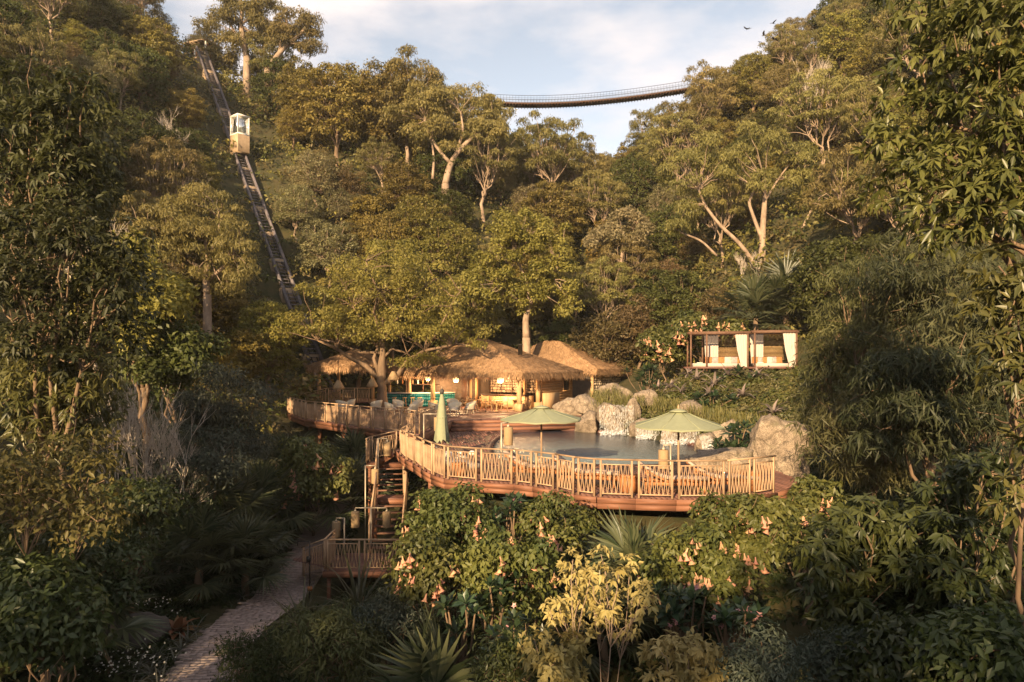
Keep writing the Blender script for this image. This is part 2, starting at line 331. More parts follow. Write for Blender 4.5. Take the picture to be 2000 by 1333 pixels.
# ---------------------------------------------------------------- leaves and trees
def nrm(v): return v / (np.linalg.norm(v, axis=-1, keepdims=True) + 1e-9)
def leaf(g, pos, ax, no, L, Wd, t, near=False, m=0, fold=.22, droop=0.):
    n = len(pos); ax = nrm(ax); sd = nrm(np.cross(ax, no)); no = np.cross(sd, ax)
    L = np.broadcast_to(np.asarray(L, float), (n,))[:, None]; Wd = np.broadcast_to(np.asarray(Wd, float), (n,))[:, None]
    dz = np.zeros((n, 3)); dz[:, 2] = -1
    b = pos; tip = pos + ax * L + dz * L * droop; mid = pos + ax * L * .45
    l = mid + sd * Wd * .5 + no * Wd * fold; r = mid - sd * Wd * .5 + no * Wd * fold
    if not near:
        v = np.stack((b, r, tip, l), 1).reshape(-1, 3); k = np.arange(n)[:, None] * 4
        g.add(v, k + np.array([[0, 1, 2, 3]]), m, np.repeat(t, 4))
    else:
        v = np.stack((b, r, tip, l, mid), 1).reshape(-1, 3); k = np.arange(n)[:, None] * 5
        g.add(v, np.concatenate((k + np.array([[0, 1, 2, 4]]), k + np.array([[0, 4, 2, 3]]))), m, np.repeat(t, 5))
def clump_leaves(g, rs, c, Rr, n, L, Wd, droop=.3, flat=.75, near=False, m=0, lo=.45, upb=.5, below=-.35, tscale=1.):
    K = len(c); idx = np.repeat(np.arange(K), n); Nn = len(idx); Rr = np.broadcast_to(np.asarray(Rr, float), (K,))
    d = nrm(rs.normal(size=(Nn, 3))); d[:, 2] = np.where(d[:, 2] < below, -d[:, 2] * .8, d[:, 2]); d = nrm(d)
    r = (lo + (1 - lo) * rs.random(Nn) ** .6) * Rr[idx]
    ph = rs.random((K, 3)) * 6
    r *= 1 + .22 * np.sin(5 * d[:, 0] + ph[idx, 0]) * np.sin(4 * d[:, 1] + ph[idx, 1]) + .12 * np.sin(9 * d[:, 2] + ph[idx, 2])
    pos = c[idx] + d * r[:, None] * np.array((1, 1, flat))
    no = d * .7 + np.array((0, 0, upb)) + rs.normal(size=(Nn, 3)) * .45
    ax = nrm(rs.normal(size=(Nn, 3)) + d * .5); ax = ax - nrm(no) * (ax * nrm(no)).sum(1, keepdims=True); ax[:, 2] -= droop
    t = np.clip(rs.random(K)[idx] * .55 + rs.random(Nn) * .5, 0, 1) * tscale
    s = rs.uniform(.7, 1.25, Nn)
    leaf(g, pos, ax, no, L * s, Wd * s, t, near, m)
def whorl_leaves(g, rs, tips, dirs, nl, L, Wd, droop=.35, near=True, m=0, spread=.95, tk=None):
    K = len(tips); idx = np.repeat(np.arange(K), nl); Nn = len(idx); d = nrm(dirs)[idx]
    q = rs.normal(size=(Nn, 3)); rad = nrm(q - d * (q * d).sum(1, keepdims=True))
    ax = d * rs.uniform(.2, .8, (Nn, 1)) + rad * spread; ax[:, 2] -= droop * rs.uniform(.5, 1.5, Nn)
    no = d * .8 + np.array((0, 0, .6)) + rs.normal(size=(Nn, 3)) * .25
    tk = rs.random(K) if tk is None else tk
    t = np.clip(tk[idx] * .7 + rs.random(Nn) * .35, 0, 1); s = rs.uniform(.65, 1.2, Nn)
    leaf(g, tips[idx] - d * rs.uniform(0, .12, (Nn, 1)) * L, ax, no, L * s, Wd * s, t, near, m, droop=.12)
def bez(a, b, c, n=6):
    t = np.linspace(0, 1, n)[:, None]; return (1 - t) ** 2 * a + 2 * t * (1 - t) * b + t * t * c
def wob(rs, p, s):
    q = p.copy(); q[1:-1] += rs.normal(size=(len(p) - 2, 3)) * s; return q
def skeleton(g, rs, clumps, base, fork, r0, nl=5, seg=7, thin=.018, crook=.12, twig=0, Rr=.8, late=2, reach=.6):
    """trunk from base to fork, limbs to groups of clumps, branches to each clump"""
    base = np.array(base, float); fork = np.array(fork, float)
    tr = wob(rs, bez(base, (base + fork) / 2 + np.r_[rs.normal(size=2) * crook * 2, 0], fork, 7), crook)
    g.tube(tr, np.linspace(r0 * 1.15, r0 * .7, 7), seg + 1)
    az = np.arctan2(clumps[:, 1] - fork[1], clumps[:, 0] - fork[0]); order = np.argsort(az); groups = np.array_split(order, nl)
    for gr in groups:
        if not len(gr): continue
        ce = clumps[gr].mean(0); end = fork + (ce - fork) * reach
        t0 = tr[-1 - rs.randint(0, 3)]
        lp = wob(rs, bez(t0, t0 + (end - t0) * .45 + np.array((0, 0, rs.uniform(-.1, .25) * np.linalg.norm(end - t0))), end, 6), crook)
        lr = r0 * rs.uniform(.4, .55); g.tube(lp, np.linspace(lr, lr * .5, 6), seg - 1)
        for k in gr:
            s0 = lp[rs.randint(late, 6)]; e = clumps[k]
            bp = wob(rs, bez(s0, s0 + (e - s0) * .5 + np.array((0, 0, .12)) * np.linalg.norm(e - s0), e, 5), crook * .7)
            g.tube(bp, np.linspace(lr * .42, thin, 5), 5, cap=False)
            for _ in range(twig):
                d = nrm(rs.normal(size=3) + np.array((0, 0, .4))); s1 = bp[rs.randint(2, 5)]
                g.tube(bez(s1, s1 + d * Rr * .5, s1 + d * Rr * .9 + rs.normal(size=3) * .1, 4), np.linspace(thin * 1.4, thin * .5, 4), 4, cap=False)
def crown_points(rs, K, a, b, zc, low=-.25, inner=.45, squash=None):
    d = nrm(rs.normal(size=(K * 3, 3))); d = d[d[:, 2] > low][:K]
    # spread apart
    for _ in range(12):
        df = d[:, None] - d[None]; q = (df / ((df ** 2).sum(-1, keepdims=True) + .03)).sum(1); d = nrm(d + .02 * q); d[:, 2] = np.maximum(d[:, 2], low); d = nrm(d)
    r = rs.uniform(inner, 1, len(d)); p = d * r[:, None] * np.array((a, a, b)); p[:, 2] += zc
    p[:, :2] *= rs.uniform(.85, 1.15, (1, 2)); return p
PROTO = {}
def proto(kind, name, tm, cm): PROTO.setdefault(kind, []).append((name, tm, cm))
def mk_tree(kind, name, seed, H, a, b, K, Rc, n, L, Wd, droop, lm, bark, r0, forkh, flat=.75, inner=.45, nl=5, low=-.25, crook=.12, near=False, below=-.35, upb=.5, twig=0):
    rs = np.random.RandomState(seed); zc = H - b
    c = crown_points(rs, K, a, b, zc - Rc * .3, low, inner); Rr = Rc * rs.uniform(.75, 1.25, len(c))
    g = Geo(); skeleton(g, rs, c, (0, 0, -.8), (rs.uniform(-.3, .3), rs.uniform(-.3, .3), forkh), r0, nl, crook=crook, twig=twig, Rr=Rc)
    tm = g.mesh(name + '_trunk', M[bark], True)
    g = Geo(); clump_leaves(g, rs, c, Rr, n, L, Wd, droop, flat, near, below=below, upb=upb)
    cm = g.mesh(name + '_crown', LM[lm]); proto(kind, name, tm, cm)
for s in (1, 2, 3): mk_tree('olive', 'broadleaf_tree', s, 8.8 + s * .4, 3.5, 4.0, 125, .7, 135, .26, .145, .25, 'olive', 'bark', .22, 3.0, inner=.55, low=-.8)
for s in (4, 5, 6): mk_tree('gum', 'gum_tree', s, 10 + s * .2, 4.1, 3.4, 66, .7, 180, .33, .08, .75, 'gum', 'palebark', .2, 3.2, flat=.6, inner=.55, crook=.19, low=-.6, below=-.6, nl=4)
for s in (7, 8): mk_tree('dark', 'evergreen_tree', s, 8, 3.4, 3.7, 120, .7, 130, .25, .14, .2, 'dark', 'bark', .2, 2.4, inner=.5, low=-.85)
for s in (9, 10): mk_tree('silver', 'silver_leaf_tree', s, 6.5, 2.8, 2.7, 74, .65, 140, .23, .10, .05, 'silver', 'palebark', .15, 2.2, inner=.55, low=-.5, upb=.9)
for s in (11, 12): mk_tree('brown', 'brown_scrub_tree', s, 6, 2.8, 2.9, 60, .8, 150, .24, .11, .2, 'brown', 'bark', .13, 1.4, inner=.4, low=-.9)
for s in (13, 14): mk_tree('gold', 'golden_leaf_tree', s, 7, 2.7, 3.1, 56, .82, 170, .30, .18, .25, 'gold', 'bark', .16, 2.2, inner=.5, low=-.8)
for s in (15, 16): mk_tree('willow', 'drooping_wattle_tree', s, 8, 3.5, 2.8, 60, .95, 230, .5, .07, 1.1, 'fine', 'bark', .18, 2.6, inner=.5, below=-.7)
def bare_mesh(seed, H, spread, r0, depth=4, nb=3, up=.5, bark='deadwood', multi=2):
    rs = np.random.RandomState(seed); g = Geo()
    def grow(p, d, L, r, k):
        e = p + d * L; mid = (p + e) / 2 + rs.normal(size=3) * L * .08
        g.tube(bez(p, mid, e, 4), np.linspace(r, r * .65, 4), 5 if r > .03 else 4, cap=False)
        if k == 0: return
        for i in range(nb if k > 1 else nb + 1):
            dd = nrm(d + rs.normal(size=3) * spread + np.array((0, 0, up * .3))); st = p + (e - p) * rs.uniform(.45, 1)
            grow(st if i else e, dd, L * rs.uniform(.6, .85), r * .6, k - 1)
    for i in range(multi):
        d = nrm(np.array((rs.normal() * .13, rs.normal() * .13, 1.))); grow(np.array((0, 0, -.3)), d, H * .3, r0, depth)
    return g.mesh('bare_tree_branches', M[bark], True)
BARE = [bare_mesh(21, 6, .29, .065, depth=5, up=1.1), bare_mesh(22, 6, .33, .06, depth=5, multi=2, up=1.0)]
def inst(kind, v, loc, sc, rz, label, cat='tree', group=None):
    nm, tm, cm = PROTO[kind][v % len(PROTO[kind])]
    t = thing(nm, label, cat, loc, rz, group, sc); obj('trunk', tm, t); obj('crown', cm, t); return t
def bare(v, loc, sc, rz, label, group=None):
    t = thing('bare_tree', label, 'tree', loc, rz, group, sc); obj('branches', BARE[v % 2], t); return t
# ---------------------------------------------------------------- hill forest
TB, TT = Vector((-16.4, 58, 2.2)), Vector((-44.4, 95, 49))     # funicular line
def track_off(x, y):
    d = (TT - TB).xy; L2 = d.length_squared; s = ((x - TB.x) * d.x + (y - TB.y) * d.y) / L2
    px, py = TB.x + d.x * s, TB.y + d.y * s; return s, math.hypot(x - px, y - py), (x - px)
FOREST = []     # x, y, kind, variant, scale, rz
def put(px, D, kind, sc=1., v=None): FOREST.append(((px - 1000) / FPX * D, D, kind, v, sc, None))
HAND = [(1600, 68, 'gum', 1.1, 2), (800, 86, 'gum', 1.5, 1), (915, 87, 'gum', 1.4, 0), (835, 88, 'olive', 1.35, 0), (1330, 86, 'gum', 1.2, 2), (950, 84, 'gum', 1.2, 2), (760, 86, 'olive', 1.4, 1), (660, 84, 'olive', 1.35, 2),
        (700, 92, 'olive', 1.2, 0), (600, 93, 'gum', .9, 1), (1350, 88, 'gum', 1.2, 0), (1390, 90, 'gum', 1.1, 1), (1290, 92, 'gum', .8, 2), (820, 72, 'olive', .95, 1),
        (1215, 72, 'silver', 1.25, 0), (640, 68, 'silver', 1.1, 1), (580, 72, 'silver', .9, 0), (930, 66, 'silver', 1.1, 1), (1070, 88, 'gum', 1.3, 0), (1120, 92, 'gum', 1.1, 1), (760, 63, 'olive', 1.15, 1), (700, 60, 'olive', 1.05, 2), (900, 62, 'olive', .95, 2),
        (315, 46, 'gum', .85, 0), (390, 60, 'silver', 1.1, 1), (290, 46, 'brown', 1.2, 0), (470, 45, 'gold', .62, 0), (400, 41, 'gold', .6, 1), (280, 40, 'brown', 1.1, 1),
        (1330, 58, 'dark', 1.0, 0), (1250, 60, 'brown', 1.1, 1), (1180, 60, 'brown', 1.1, 0), (1400, 55, 'brown', .8, 0), (1680, 50, 'gum', 1.0, 0), (1640, 44, 'dark', .9, 1)]
for px, D, k, s, v in HAND: put(px, D, k, s, v)
KEEP = [(1400, 1580, 500, 66), (980, 1070, 600, 57), (850, 960, 330, 81), (1160, 1270, 470, 70), (360, 470, 520, 46)]
def hides_track(x, y, z, sc):
    px = 1000 + x / y * FPX; r = 3.7 * sc * FPX / y; yt = HZ - (z + 9.5 * sc - EYE) * FPX / y; yb = HZ - (z - EYE) * FPX / y
    for k in range(26):
        p = TB.lerp(TT, k / 25); tx = 1000 + p.x / p.y * FPX; ty = HZ - (p.z - EYE) * FPX / p.y
        if y < p.y + 2 and yt - 8 < ty < yb + 4 and abs(px - tx) < r + 22 and ty < 590: return True
    return False
def fill_forest():
    rs = np.random.RandomState(5); pts = [(f[0], f[1], 2.4 * f[4]) for f in FOREST]; tries = 0
    while len(FOREST) < 292 and tries < 26000:
        tries += 1
        y = rs.uniform(44, 112) if rs.random() < .93 else rs.uniform(112, 165); x = rs.uniform(-.86, .86) * y
        if y > 100 and not (-30 < x < 45): continue
        s, off, side = track_off(x, y)
        if off < 3.6 and -.02 < s < 1.06 or (y < 58 and -17 < x < 19) or (y < 65 and -10 < x < 13) or (y < 52 and 8 < x < 22): continue
        if s > 0 and side > 0 and off < 6 and s < 1: continue
        sp = 1.45 if y < 100 else 2.0
        if any((x - a) ** 2 + (y - b) ** 2 < (sp + c * .75) ** 2 for a, b, c in pts): continue
        z = gz(x, y); py = HZ - (z + 8 - EYE) * FPX / y
        if py < -60: continue
        pxx = 1000 + x / y * FPX; u = rs.random()
        if pxx < 420: k = 'dark' if u < .3 else 'olive' if u < .5 else 'brown' if u < .68 else 'gum' if u < .86 else 'silver' if u < .93 else 'gold'
        elif pxx < 1150: k = 'olive' if u < .38 else 'gum' if u < .62 else 'dark' if u < .74 else 'silver' if u < .84 else 'brown' if u < .93 else 'gold'
        else: k = 'gum' if u < .34 else 'olive' if u < .5 else 'dark' if u < .68 else 'brown' if u < .83 else 'silver' if u < .9 else 'gold'
        sc = rs.uniform(.52, 1.08) if y < 98 else rs.uniform(.55, .85)
        if hides_track(x, y, z, sc): continue
        yt = HZ - (z + 8.5 * sc - EYE) * FPX / y; rr_ = 3.2 * sc * FPX / y
        if any(y < d + 2 and pxx + rr_ > a and pxx - rr_ < b and yt < e for a, b, e, d in KEEP): continue
        pts.append((x, y, 2.4 * sc)); FOREST.append((x, y, k, None, sc, None))
fill_forest()
NOUN = {'olive': 'round olive-green broadleaf tree', 'gum': 'pale-trunked gum tree', 'dark': 'dark green evergreen tree', 'silver': 'pale silvery-green tree', 'brown': 'brownish scrubby tree', 'gold': 'golden-leaved tree'}
def zone(px, py, x, y):
    s, off, side = track_off(x, y)
    if px < 640 and -.05 < s < 1.1 and y < 100:
        lev = 'below the cabin' if s < .45 else 'level with the cabin' if s < .65 else 'above the cabin'
        if side > 0 or off < 4: return 'right of the rail track, ' + lev
        return ('close to' if off < 12 else 'far') + ' left of the rail track, ' + lev
    if px < 640: return 'on the hill around the summit station' if y > 80 else 'on the shaded left slope'
    if y > 108: return 'on the far saddle under the hanging bridge'
    if px < 830: return 'on the ridge left of the bridge' if y > 82 else 'above the hero tree' if y < 68 and 0 else 'on the slope behind the big deck tree' if y < 70 else 'halfway up behind the big deck tree'
    if px < 1010: return 'on the ridge at the bridge left end' if y > 82 else 'directly above the thatched roofs' if y < 68 else 'halfway up above the thatched roofs'
    if px < 1200: return 'in the valley dip under the bridge' if y > 82 else 'just behind the back thatched hall' if y < 68 else 'halfway up above the back hall'
    if px < 1430: return 'near the bridge right end' if y > 82 else 'just behind the waterfall terrace' if y < 66 else 'halfway up above the waterfall'
    if px < 1600: return 'on the right ridge crest' if y > 82 else 'just above the curtained cabanas' if y < 64 else 'halfway up above the cabanas'
    return 'high on the right hillside' if y > 75 else 'on the right hillside beyond the weeping foliage' if y > 58 else 'on the right slope behind weeping foliage'
def plant_forest():
    rs = np.random.RandomState(9); groups = {}
    for i, (x, y, k, v, sc, _) in enumerate(FOREST):
        z = gz(x, y); px = 1000 + x / y * FPX; py = HZ - (z + 7 * sc - EYE) * FPX / y
        groups.setdefault((k, zone(px, py, x, y)), []).append((py, i, x, y, z, v, sc))
    ordn = ['highest', 'second highest', 'third highest', 'fourth highest', 'fifth highest', 'sixth highest', 'seventh highest', 'eighth highest', 'ninth highest', 'tenth highest', 'eleventh highest', 'twelfth highest', 'thirteenth highest', 'fourteenth highest', 'fifteenth highest', 'sixteenth highest', 'seventeenth highest', 'eighteenth highest', 'nineteenth highest', 'twentieth highest', 'twenty-first highest', 'twenty-second highest', 'twenty-third highest']
    for (k, zn), L in groups.items():
        L.sort()
        for q, (py, i, x, y, z, v, sc) in enumerate(L):
            lab = NOUN[k] + ' ' + zn
            if len(L) > 1: lab = (('lowest ' if len(L) == 2 else 'lowest placed ') if q == len(L) - 1 else ordn[min(q, 22)] + ' ') + lab
            inst(k, rs.randint(0, 3) if v is None else v, (x, y, z), sc * np.array((1, 1, rs.uniform(.92, 1.12))), rs.uniform(0, 6.28), lab, 'tree', 'trees covering the valley slopes')
plant_forest()
# undergrowth that nobody could count
def undergrowth():
    rs = np.random.RandomState(31); n = 17000
    y = 12 + (165 - 12) * rs.random(n) ** .62; x = rs.uniform(-.9, .9, n) * (y + 6)
    keep = np.ones(n, bool)
    for i in range(n):
        s, off, side = track_off(x[i], y[i])
        if off < 1.3 and -.1 < s < 1.1: keep[i] = False
        if -14 < x[i] < 11.5 and 17.5 < y[i] < 58 and x[i] > -14: keep[i] = False
        if -12 < x[i] < -4 and y[i] < 40: keep[i] = False
        if 7 < x[i] < 20 and 26 < y[i] < 47: keep[i] = False
    x, y = x[keep], y[keep]; z = ground(x, y); py = HZ - (z + 1 - EYE) * FPX / y; k2 = (py > -40) & (np.abs(x) < .8 * y + 1.5) & ((y < 100) | ((x > -30) & (x < 50))); x, y, z = x[k2], y[k2], z[k2]
    R_ = rs.uniform(.45, 1.0, len(x)) * np.where(y > 46, 1.7, 1); c = np.c_[x, y, z + np.where(y > 46, rs.uniform(.1, 1.0, len(x)) + 2.0 * rs.random(len(x)) ** 3, .15)]
    far = y > 40
    g = Geo(); cf, rf = c[far], R_[far]; pk = rs.randint(0, 4, len(cf))
    for q in range(4): clump_leaves(g, rs, cf[pk == q], rf[pk == q], 26, .46, .22, .25, .8, below=-.1, m=q)
    clump_leaves(g, rs, c[~far], R_[~far] * .8, 60, .24, .12, .2, .8, below=-.1, m=4)
    tag(g.build('undergrowth', [LM['dark'], LM['gum'], LM['olive'], LM['brown'], LM['cover']]), 'dense low undergrowth between the trees', None, None, 'stuff')
undergrowth()
# ---------------------------------------------------------------- structures
def V2(px, D): return ((px - 1000) / FPX * D, D)
RIM = [(-5.3, 30.6), (-4.8, 28.7), (-4.3, 27.2), (-3.81, 26.1), (-3.3, 24.7), (-2.8, 23.5), (-2.25, 22.6), (-1.1, 22.0), (.08, 21.6), (.7, 21.2), (1.35, 20.6), (1.9, 19.9), (2.5, 19.5), (3.58, 19.3), (4.71, 19.15), (6.2, 19.2), (8.0, 20.2), (8.9, 21.2)]
POOL = [(-.5, 26.6), (1.5, 26.0), (4, 25.7), (6.2, 25.9), (7.3, 26.6), (8.6, 28.5), (9.2, 31.5), (8.2, 34.5), (6.6, 37.3), (4.6, 39.6), (3, 40.2), (1.6, 39.9), (.4, 38.9), (-.4, 37.2), (-.9, 34), (-1.0, 30)]
def inside(poly, x, y):
    c = False; n = len(poly)
    for i in range(n):
        x1, y1 = poly[i]; x2, y2 = poly[i - 1]
        if (y1 > y) != (y2 > y) and x < (x2 - x1) * (y - y1) / (y2 - y1) + x1: c = not c
    return c
def spans(poly, x):
    ys = []
    for i in range(len(poly)):
        x1, y1 = poly[i]; x2, y2 = poly[i - 1]
        if (x1 > x) != (x2 > x): ys.append(y1 + (y2 - y1) * (x - x1) / (x2 - x1))
    ys.sort(); return list(zip(ys[::2], ys[1::2]))
LOW = RIM + [(9.6, 22.3), (9.7, 26.2), (8.8, 28.3), (9.4, 31.5), (8.4, 34.7), (6.9, 37.6), (5.2, 40.6), (4.4, 40.9), (-3.5, 39.2), (-4.35, 31.2)]
def boards(g, poly, hole, z, w, th, rs, ang=0.):
    ca, sa = math.cos(ang), math.sin(ang); rot = lambda p: (p[0] * ca + p[1] * sa, -p[0] * sa + p[1] * ca); inv = lambda x, y: (x * ca - y * sa, x * sa + y * ca)
    P = [rot(p) for p in poly]; H = [rot(p) for p in hole] if hole else None
    x = min(p[0] for p in P) + w / 2; xm = max(p[0] for p in P)
    while x < xm:
        seg = spans(P, x)
        if H:
            for h0, h1 in spans(H, x):
                new = []
                for a, b in seg:
                    if h1 <= a or h0 >= b: new.append((a, b)); continue
                    if h0 > a: new.append((a, h0))
                    if h1 < b: new.append((h1, b))
                seg = new
        for a, b in seg:
            while a < b - .02:
                e = min(b, a + rs.uniform(2.4, 4.2)); zz = z + rs.uniform(-.003, .003)
                v = []
                for zc in (zz - th, zz):
                    for (u, q) in ((x - w / 2 + .004, a), (x + w / 2 - .004, a), (x + w / 2 - .004, e - .006), (x - w / 2 + .004, e - .006)):
                        i = inv(u, q); v.append((i[0], i[1], zc))
                g.add(v, [(4, 5, 6, 7), (0, 1, 5, 4), (1, 2, 6, 5), (2, 3, 7, 6), (3, 0, 4, 7)], 0, rs.random()); a = e
        x += w
rsD = np.random.RandomState(3)
deck = thing('pool_deck', 'lower timber deck curving around the rock pool', 'deck', (2, 25, 0))
def local(root): return np.array(root.location)
def child(g, name, m, root, smooth=False, stuff=False, label=None):
    o = obj(name, g.mesh(name, m, smooth), root); o.location = -Vector(root.location)
    if root.rotation_euler.z:
        o.location = Matrix.Rotation(-root.rotation_euler.z, 3, 'Z') @ o.location; o.rotation_euler = (0, 0, -root.rotation_euler.z)
    if stuff: o['kind'] = 'stuff'
    if label: o['label'] = label
    return o
g = Geo(); boards(g, LOW, POOL, 0, .145, .03, rsD, R(8)); child(g, 'deck_board', M['deck'], deck, stuff=True)
for k, (z0, z1, off) in enumerate(((-.17, -.01, .07), (-.34, -.185, .04))):
    for i in range(len(RIM) - 1):
        a, b = Vector(RIM[i]), Vector(RIM[i + 1]); d = (b - a).normalized(); nn = Vector((d.y, -d.x)); a2 = a + nn * off; b2 = b + nn * off
        g = Geo(); g.bar((a2.x, a2.y, (z0 + z1) / 2), (b2.x, b2.y, (z0 + z1) / 2), .05, z1 - z0); child(g, 'fascia_board', M['fascia'], deck)
for (x, y) in ((-3.2, 26.4), (-1.4, 23.6), (1, 23), (3.4, 21.4), (5.6, 21.4), (7.6, 22.6), (-3.6, 29.5)):
    g = Geo(); z = gz(x, y); g.box((x, y, (z - .3 - .34) / 2 - .0), (.2, .2, -.34 - z + .3)); child(g, 'support_post', M['fascia'], deck)
g = Geo()
for y in (22.6, 24.4): g.bar((-2.4 + (24.4 - y) * .8, y, -.3), (8.6, y, -.3), .12, .22)
child(g, 'bearer', M['fascia'], deck)
# pool
cx, cy = 4.1, 32.5
pool = thing('rock_pool', 'free-form swimming pool set in the lower deck', 'pool', (cx, cy, 0))
def smoothp(P, k=2):
    P = [Vector(p) for p in P]
    for _ in range(k):
        Q = []
        for i in range(len(P)):
            a, b = P[i], P[(i + 1) % len(P)]; Q += [a * .75 + b * .25, a * .25 + b * .75]
        P = Q
    return [(p.x, p.y) for p in P]
PS = smoothp(POOL)
POOLS = [(cx + (x - cx) * .985, cy + (y - cy) * .985) for x, y in PS]
g = Geo(); g.prism(PS, -1.3, -1.2); child(g, 'pool_floor', mat('pool_floor_plaster', (.3, .36, .36)), pool)
g = Geo(); n = len(PS); co = [(cx + (x - cx) * 1.035, cy + (y - cy) * 1.035) for x, y in PS]; ci = PS
v = [(x, y, z) for z, P in ((.012, co), (.012, ci), (-1.25, ci)) for x, y in P]
g.add(v, [(i, (i + 1) % n, n + (i + 1) % n, n + i) for i in range(n)] + [(n + i, n + (i + 1) % n, 2 * n + (i + 1) % n, 2 * n + i) for i in range(n)]); child(g, 'pool_coping', M['deck'], pool)
g = Geo(); g.prism(PS, -.14, -.09); wv = child(g, 'pool_water', M['water'], pool)
# upper deck
UP = [(-4.4, 31.1), (-3.5, 39.1), (4.3, 40.9), (5.6, 44), (7.5, 51), (-4, 58), (-14.5, 52), (-15.2, 45), (-12.3, 39.7), (-8, 34.9)]
ud = thing('upper_deck', 'raised timber dining deck in front of the thatched hall', 'deck', (-4, 45, .6))
g = Geo(); boards(g, UP, None, .6, .145, .03, rsD, R(34)); child(g, 'deck_board', M['deck'], ud, stuff=True)
for (a, b) in (((-4.4, 31.1), (-8, 34.9)), ((-8, 34.9), (-12.3, 39.7)), ((-12.3, 39.7), (-15.2, 45))):
    a, b = Vector(a), Vector(b); d = (b - a).normalized(); nn = Vector((-d.y, d.x))
    for z0, z1, off in ((.43, .59, .06), (.2, .415, .03)):
        g = Geo(); g.bar((*(a + nn * off), (z0 + z1) / 2), (*(b + nn * off), (z0 + z1) / 2), .05, z1 - z0); child(g, 'fascia_board', M['fascia'], ud)
for k in range(3):   # broad steps down to the pool
    y = -.02 - k * .34; z = .6 - k * .2
    g = Geo(); g.bar((-3.55, 39.1 + y, z - .12), (4.3, 40.9 + y, z - .12), .05, .17); child(g, 'step_riser', M['fascia'], ud)
    if k: g = Geo(); g.bar((-3.55, 39.27 + y, z - .02), (4.3, 41.07 + y, z - .02), .36, .035); child(g, 'step_tread', M['deck'], ud)
g = Geo()
for k in range(26):
    t = k / 26; t2 = (k + .93) / 26; a = Vector((-4.42, 31.2)); b = Vector((-3.52, 39)); g.bar((*a.lerp(b, t), .3), (*a.lerp(b, t2), .3), .05, .56)
child(g, 'side_cladding', M['fascia'], ud)
for (x, y) in ((-7, 34.8), (-9.5, 37.6), (-11.6, 40.2), (-5.2, 32.9), (-13.2, 43.5)):
    g = Geo(); z = gz(x, y); g.box((x, y, (z - .3 + .2) / 2), (.2, .2, .2 - z + .3)); child(g, 'support_post', M['fascia'], ud)
# ---------------------------------------------------------------- railings
def bal_mesh(sign):
    g = Geo(); n = 7; pts = []
    for i in range(n):
        t = i / (n - 1); pts.append((.021 * sign * math.cos(t * math.pi * 2), 0, t))
    P = np.array(pts); w = .0085
    v = np.concatenate((P + (-w, -.014, 0), P + (w, -.014, 0), P + (w, .014, 0), P + (-w, .014, 0)))
    f = []
    for i in range(n - 1):
        for a in range(4): b = (a + 1) % 4; f.append((a * n + i, b * n + i, b * n + i + 1, a * n + i + 1))
    g.add(v, f); return g.mesh('baluster', M['timber'])
BAL = [bal_mesh(1), bal_mesh(-1)]
g = Geo(); g.box((0, 0, .5), (.06, .06, 1)); POSTM = g.mesh('post', M['timber'])
def railing(label, pts, group='golden timber balustrades', panel=1.3, h=1.1, pair=.2, bs=.06, ends=True):
    P = [Vector(p) for p in pts]; root = thing('balustrade', label, 'railing', P[0], 0, group); o = P[0]
    hand = Geo()
    for i in range(len(P) - 1):
        a, b = P[i], P[i + 1]; L = (b - a).length
        if L < .05: continue
        hand.bar(a + Vector((0, 0, h)), b + Vector((0, 0, h)), .06, .045)
        n = max(1, round(L / panel)); ang = math.atan2((b - a).y, (b - a).x)
        for k in range(n):
            s = a.lerp(b, k / n); e = a.lerp(b, (k + 1) / n); d = (e - s).normalized(); pl = (e - s).length
            s1 = s + d * min(pair / 2, pl * .2); e1 = e - d * min(pair / 2, pl * .2)
            for q in (s1, e1):
                po = obj('post', POSTM, root); po.location = q - o; po.rotation_euler = (0, 0, ang); po.scale = (1, 1, h - .02)
            for zz in (h - .15, .1):
                g = Geo(); g.bar(s1 - o + Vector((0, 0, zz)), e1 - o + Vector((0, 0, zz)), .04, .03); g.build('lower_rail' if zz < .5 else 'upper_rail', M['timber'], root)
            m = max(2, int((e1 - s1).length / bs))
            for j in range(m):
                q = s1.lerp(e1, (j + .5) / m) + Vector((0, 0, .1)); bo = obj('baluster', BAL[j % 2], root); bo.location = q - o; bo.rotation_euler = (0, 0, ang); bo.scale = (1, 1, h - .25)
    child(hand, 'handrail', M['timber'], root); return root
zD = .0
railing('short lower-deck railing climbing beside the stair top, facing the jungle', [(x, y, 0) for x, y in RIM[1:7]])
railing('long curved front railing of the pool deck with loungers behind it', [(x, y, 0) for x, y in RIM[6:16]])
railing('right-hand end railing of the pool deck beside the big boulder', [(x, y, 0) for x, y in RIM[15:17]])
railing('railing along the left edge of the upper dining deck', [(-12.3, 39.7, .6), (-8, 34.9, .6), (-4.5, 31.25, .6)])
railing('far left railing of the upper deck in front of the bar pavilion', [(-15.2, 45, .6), (-12.3, 39.7, .6)])
railing('short railing along the raised floor of the bar pavilion', [(-15.6, 50.0, .6), (-14.0, 50.4, 1.0), (-10.7, 50.3, 1.0)])
railing('short railing panel on the upper deck corner above the stairs', [(-4.4, 31.5, .6), (-4.05, 35, .6)])
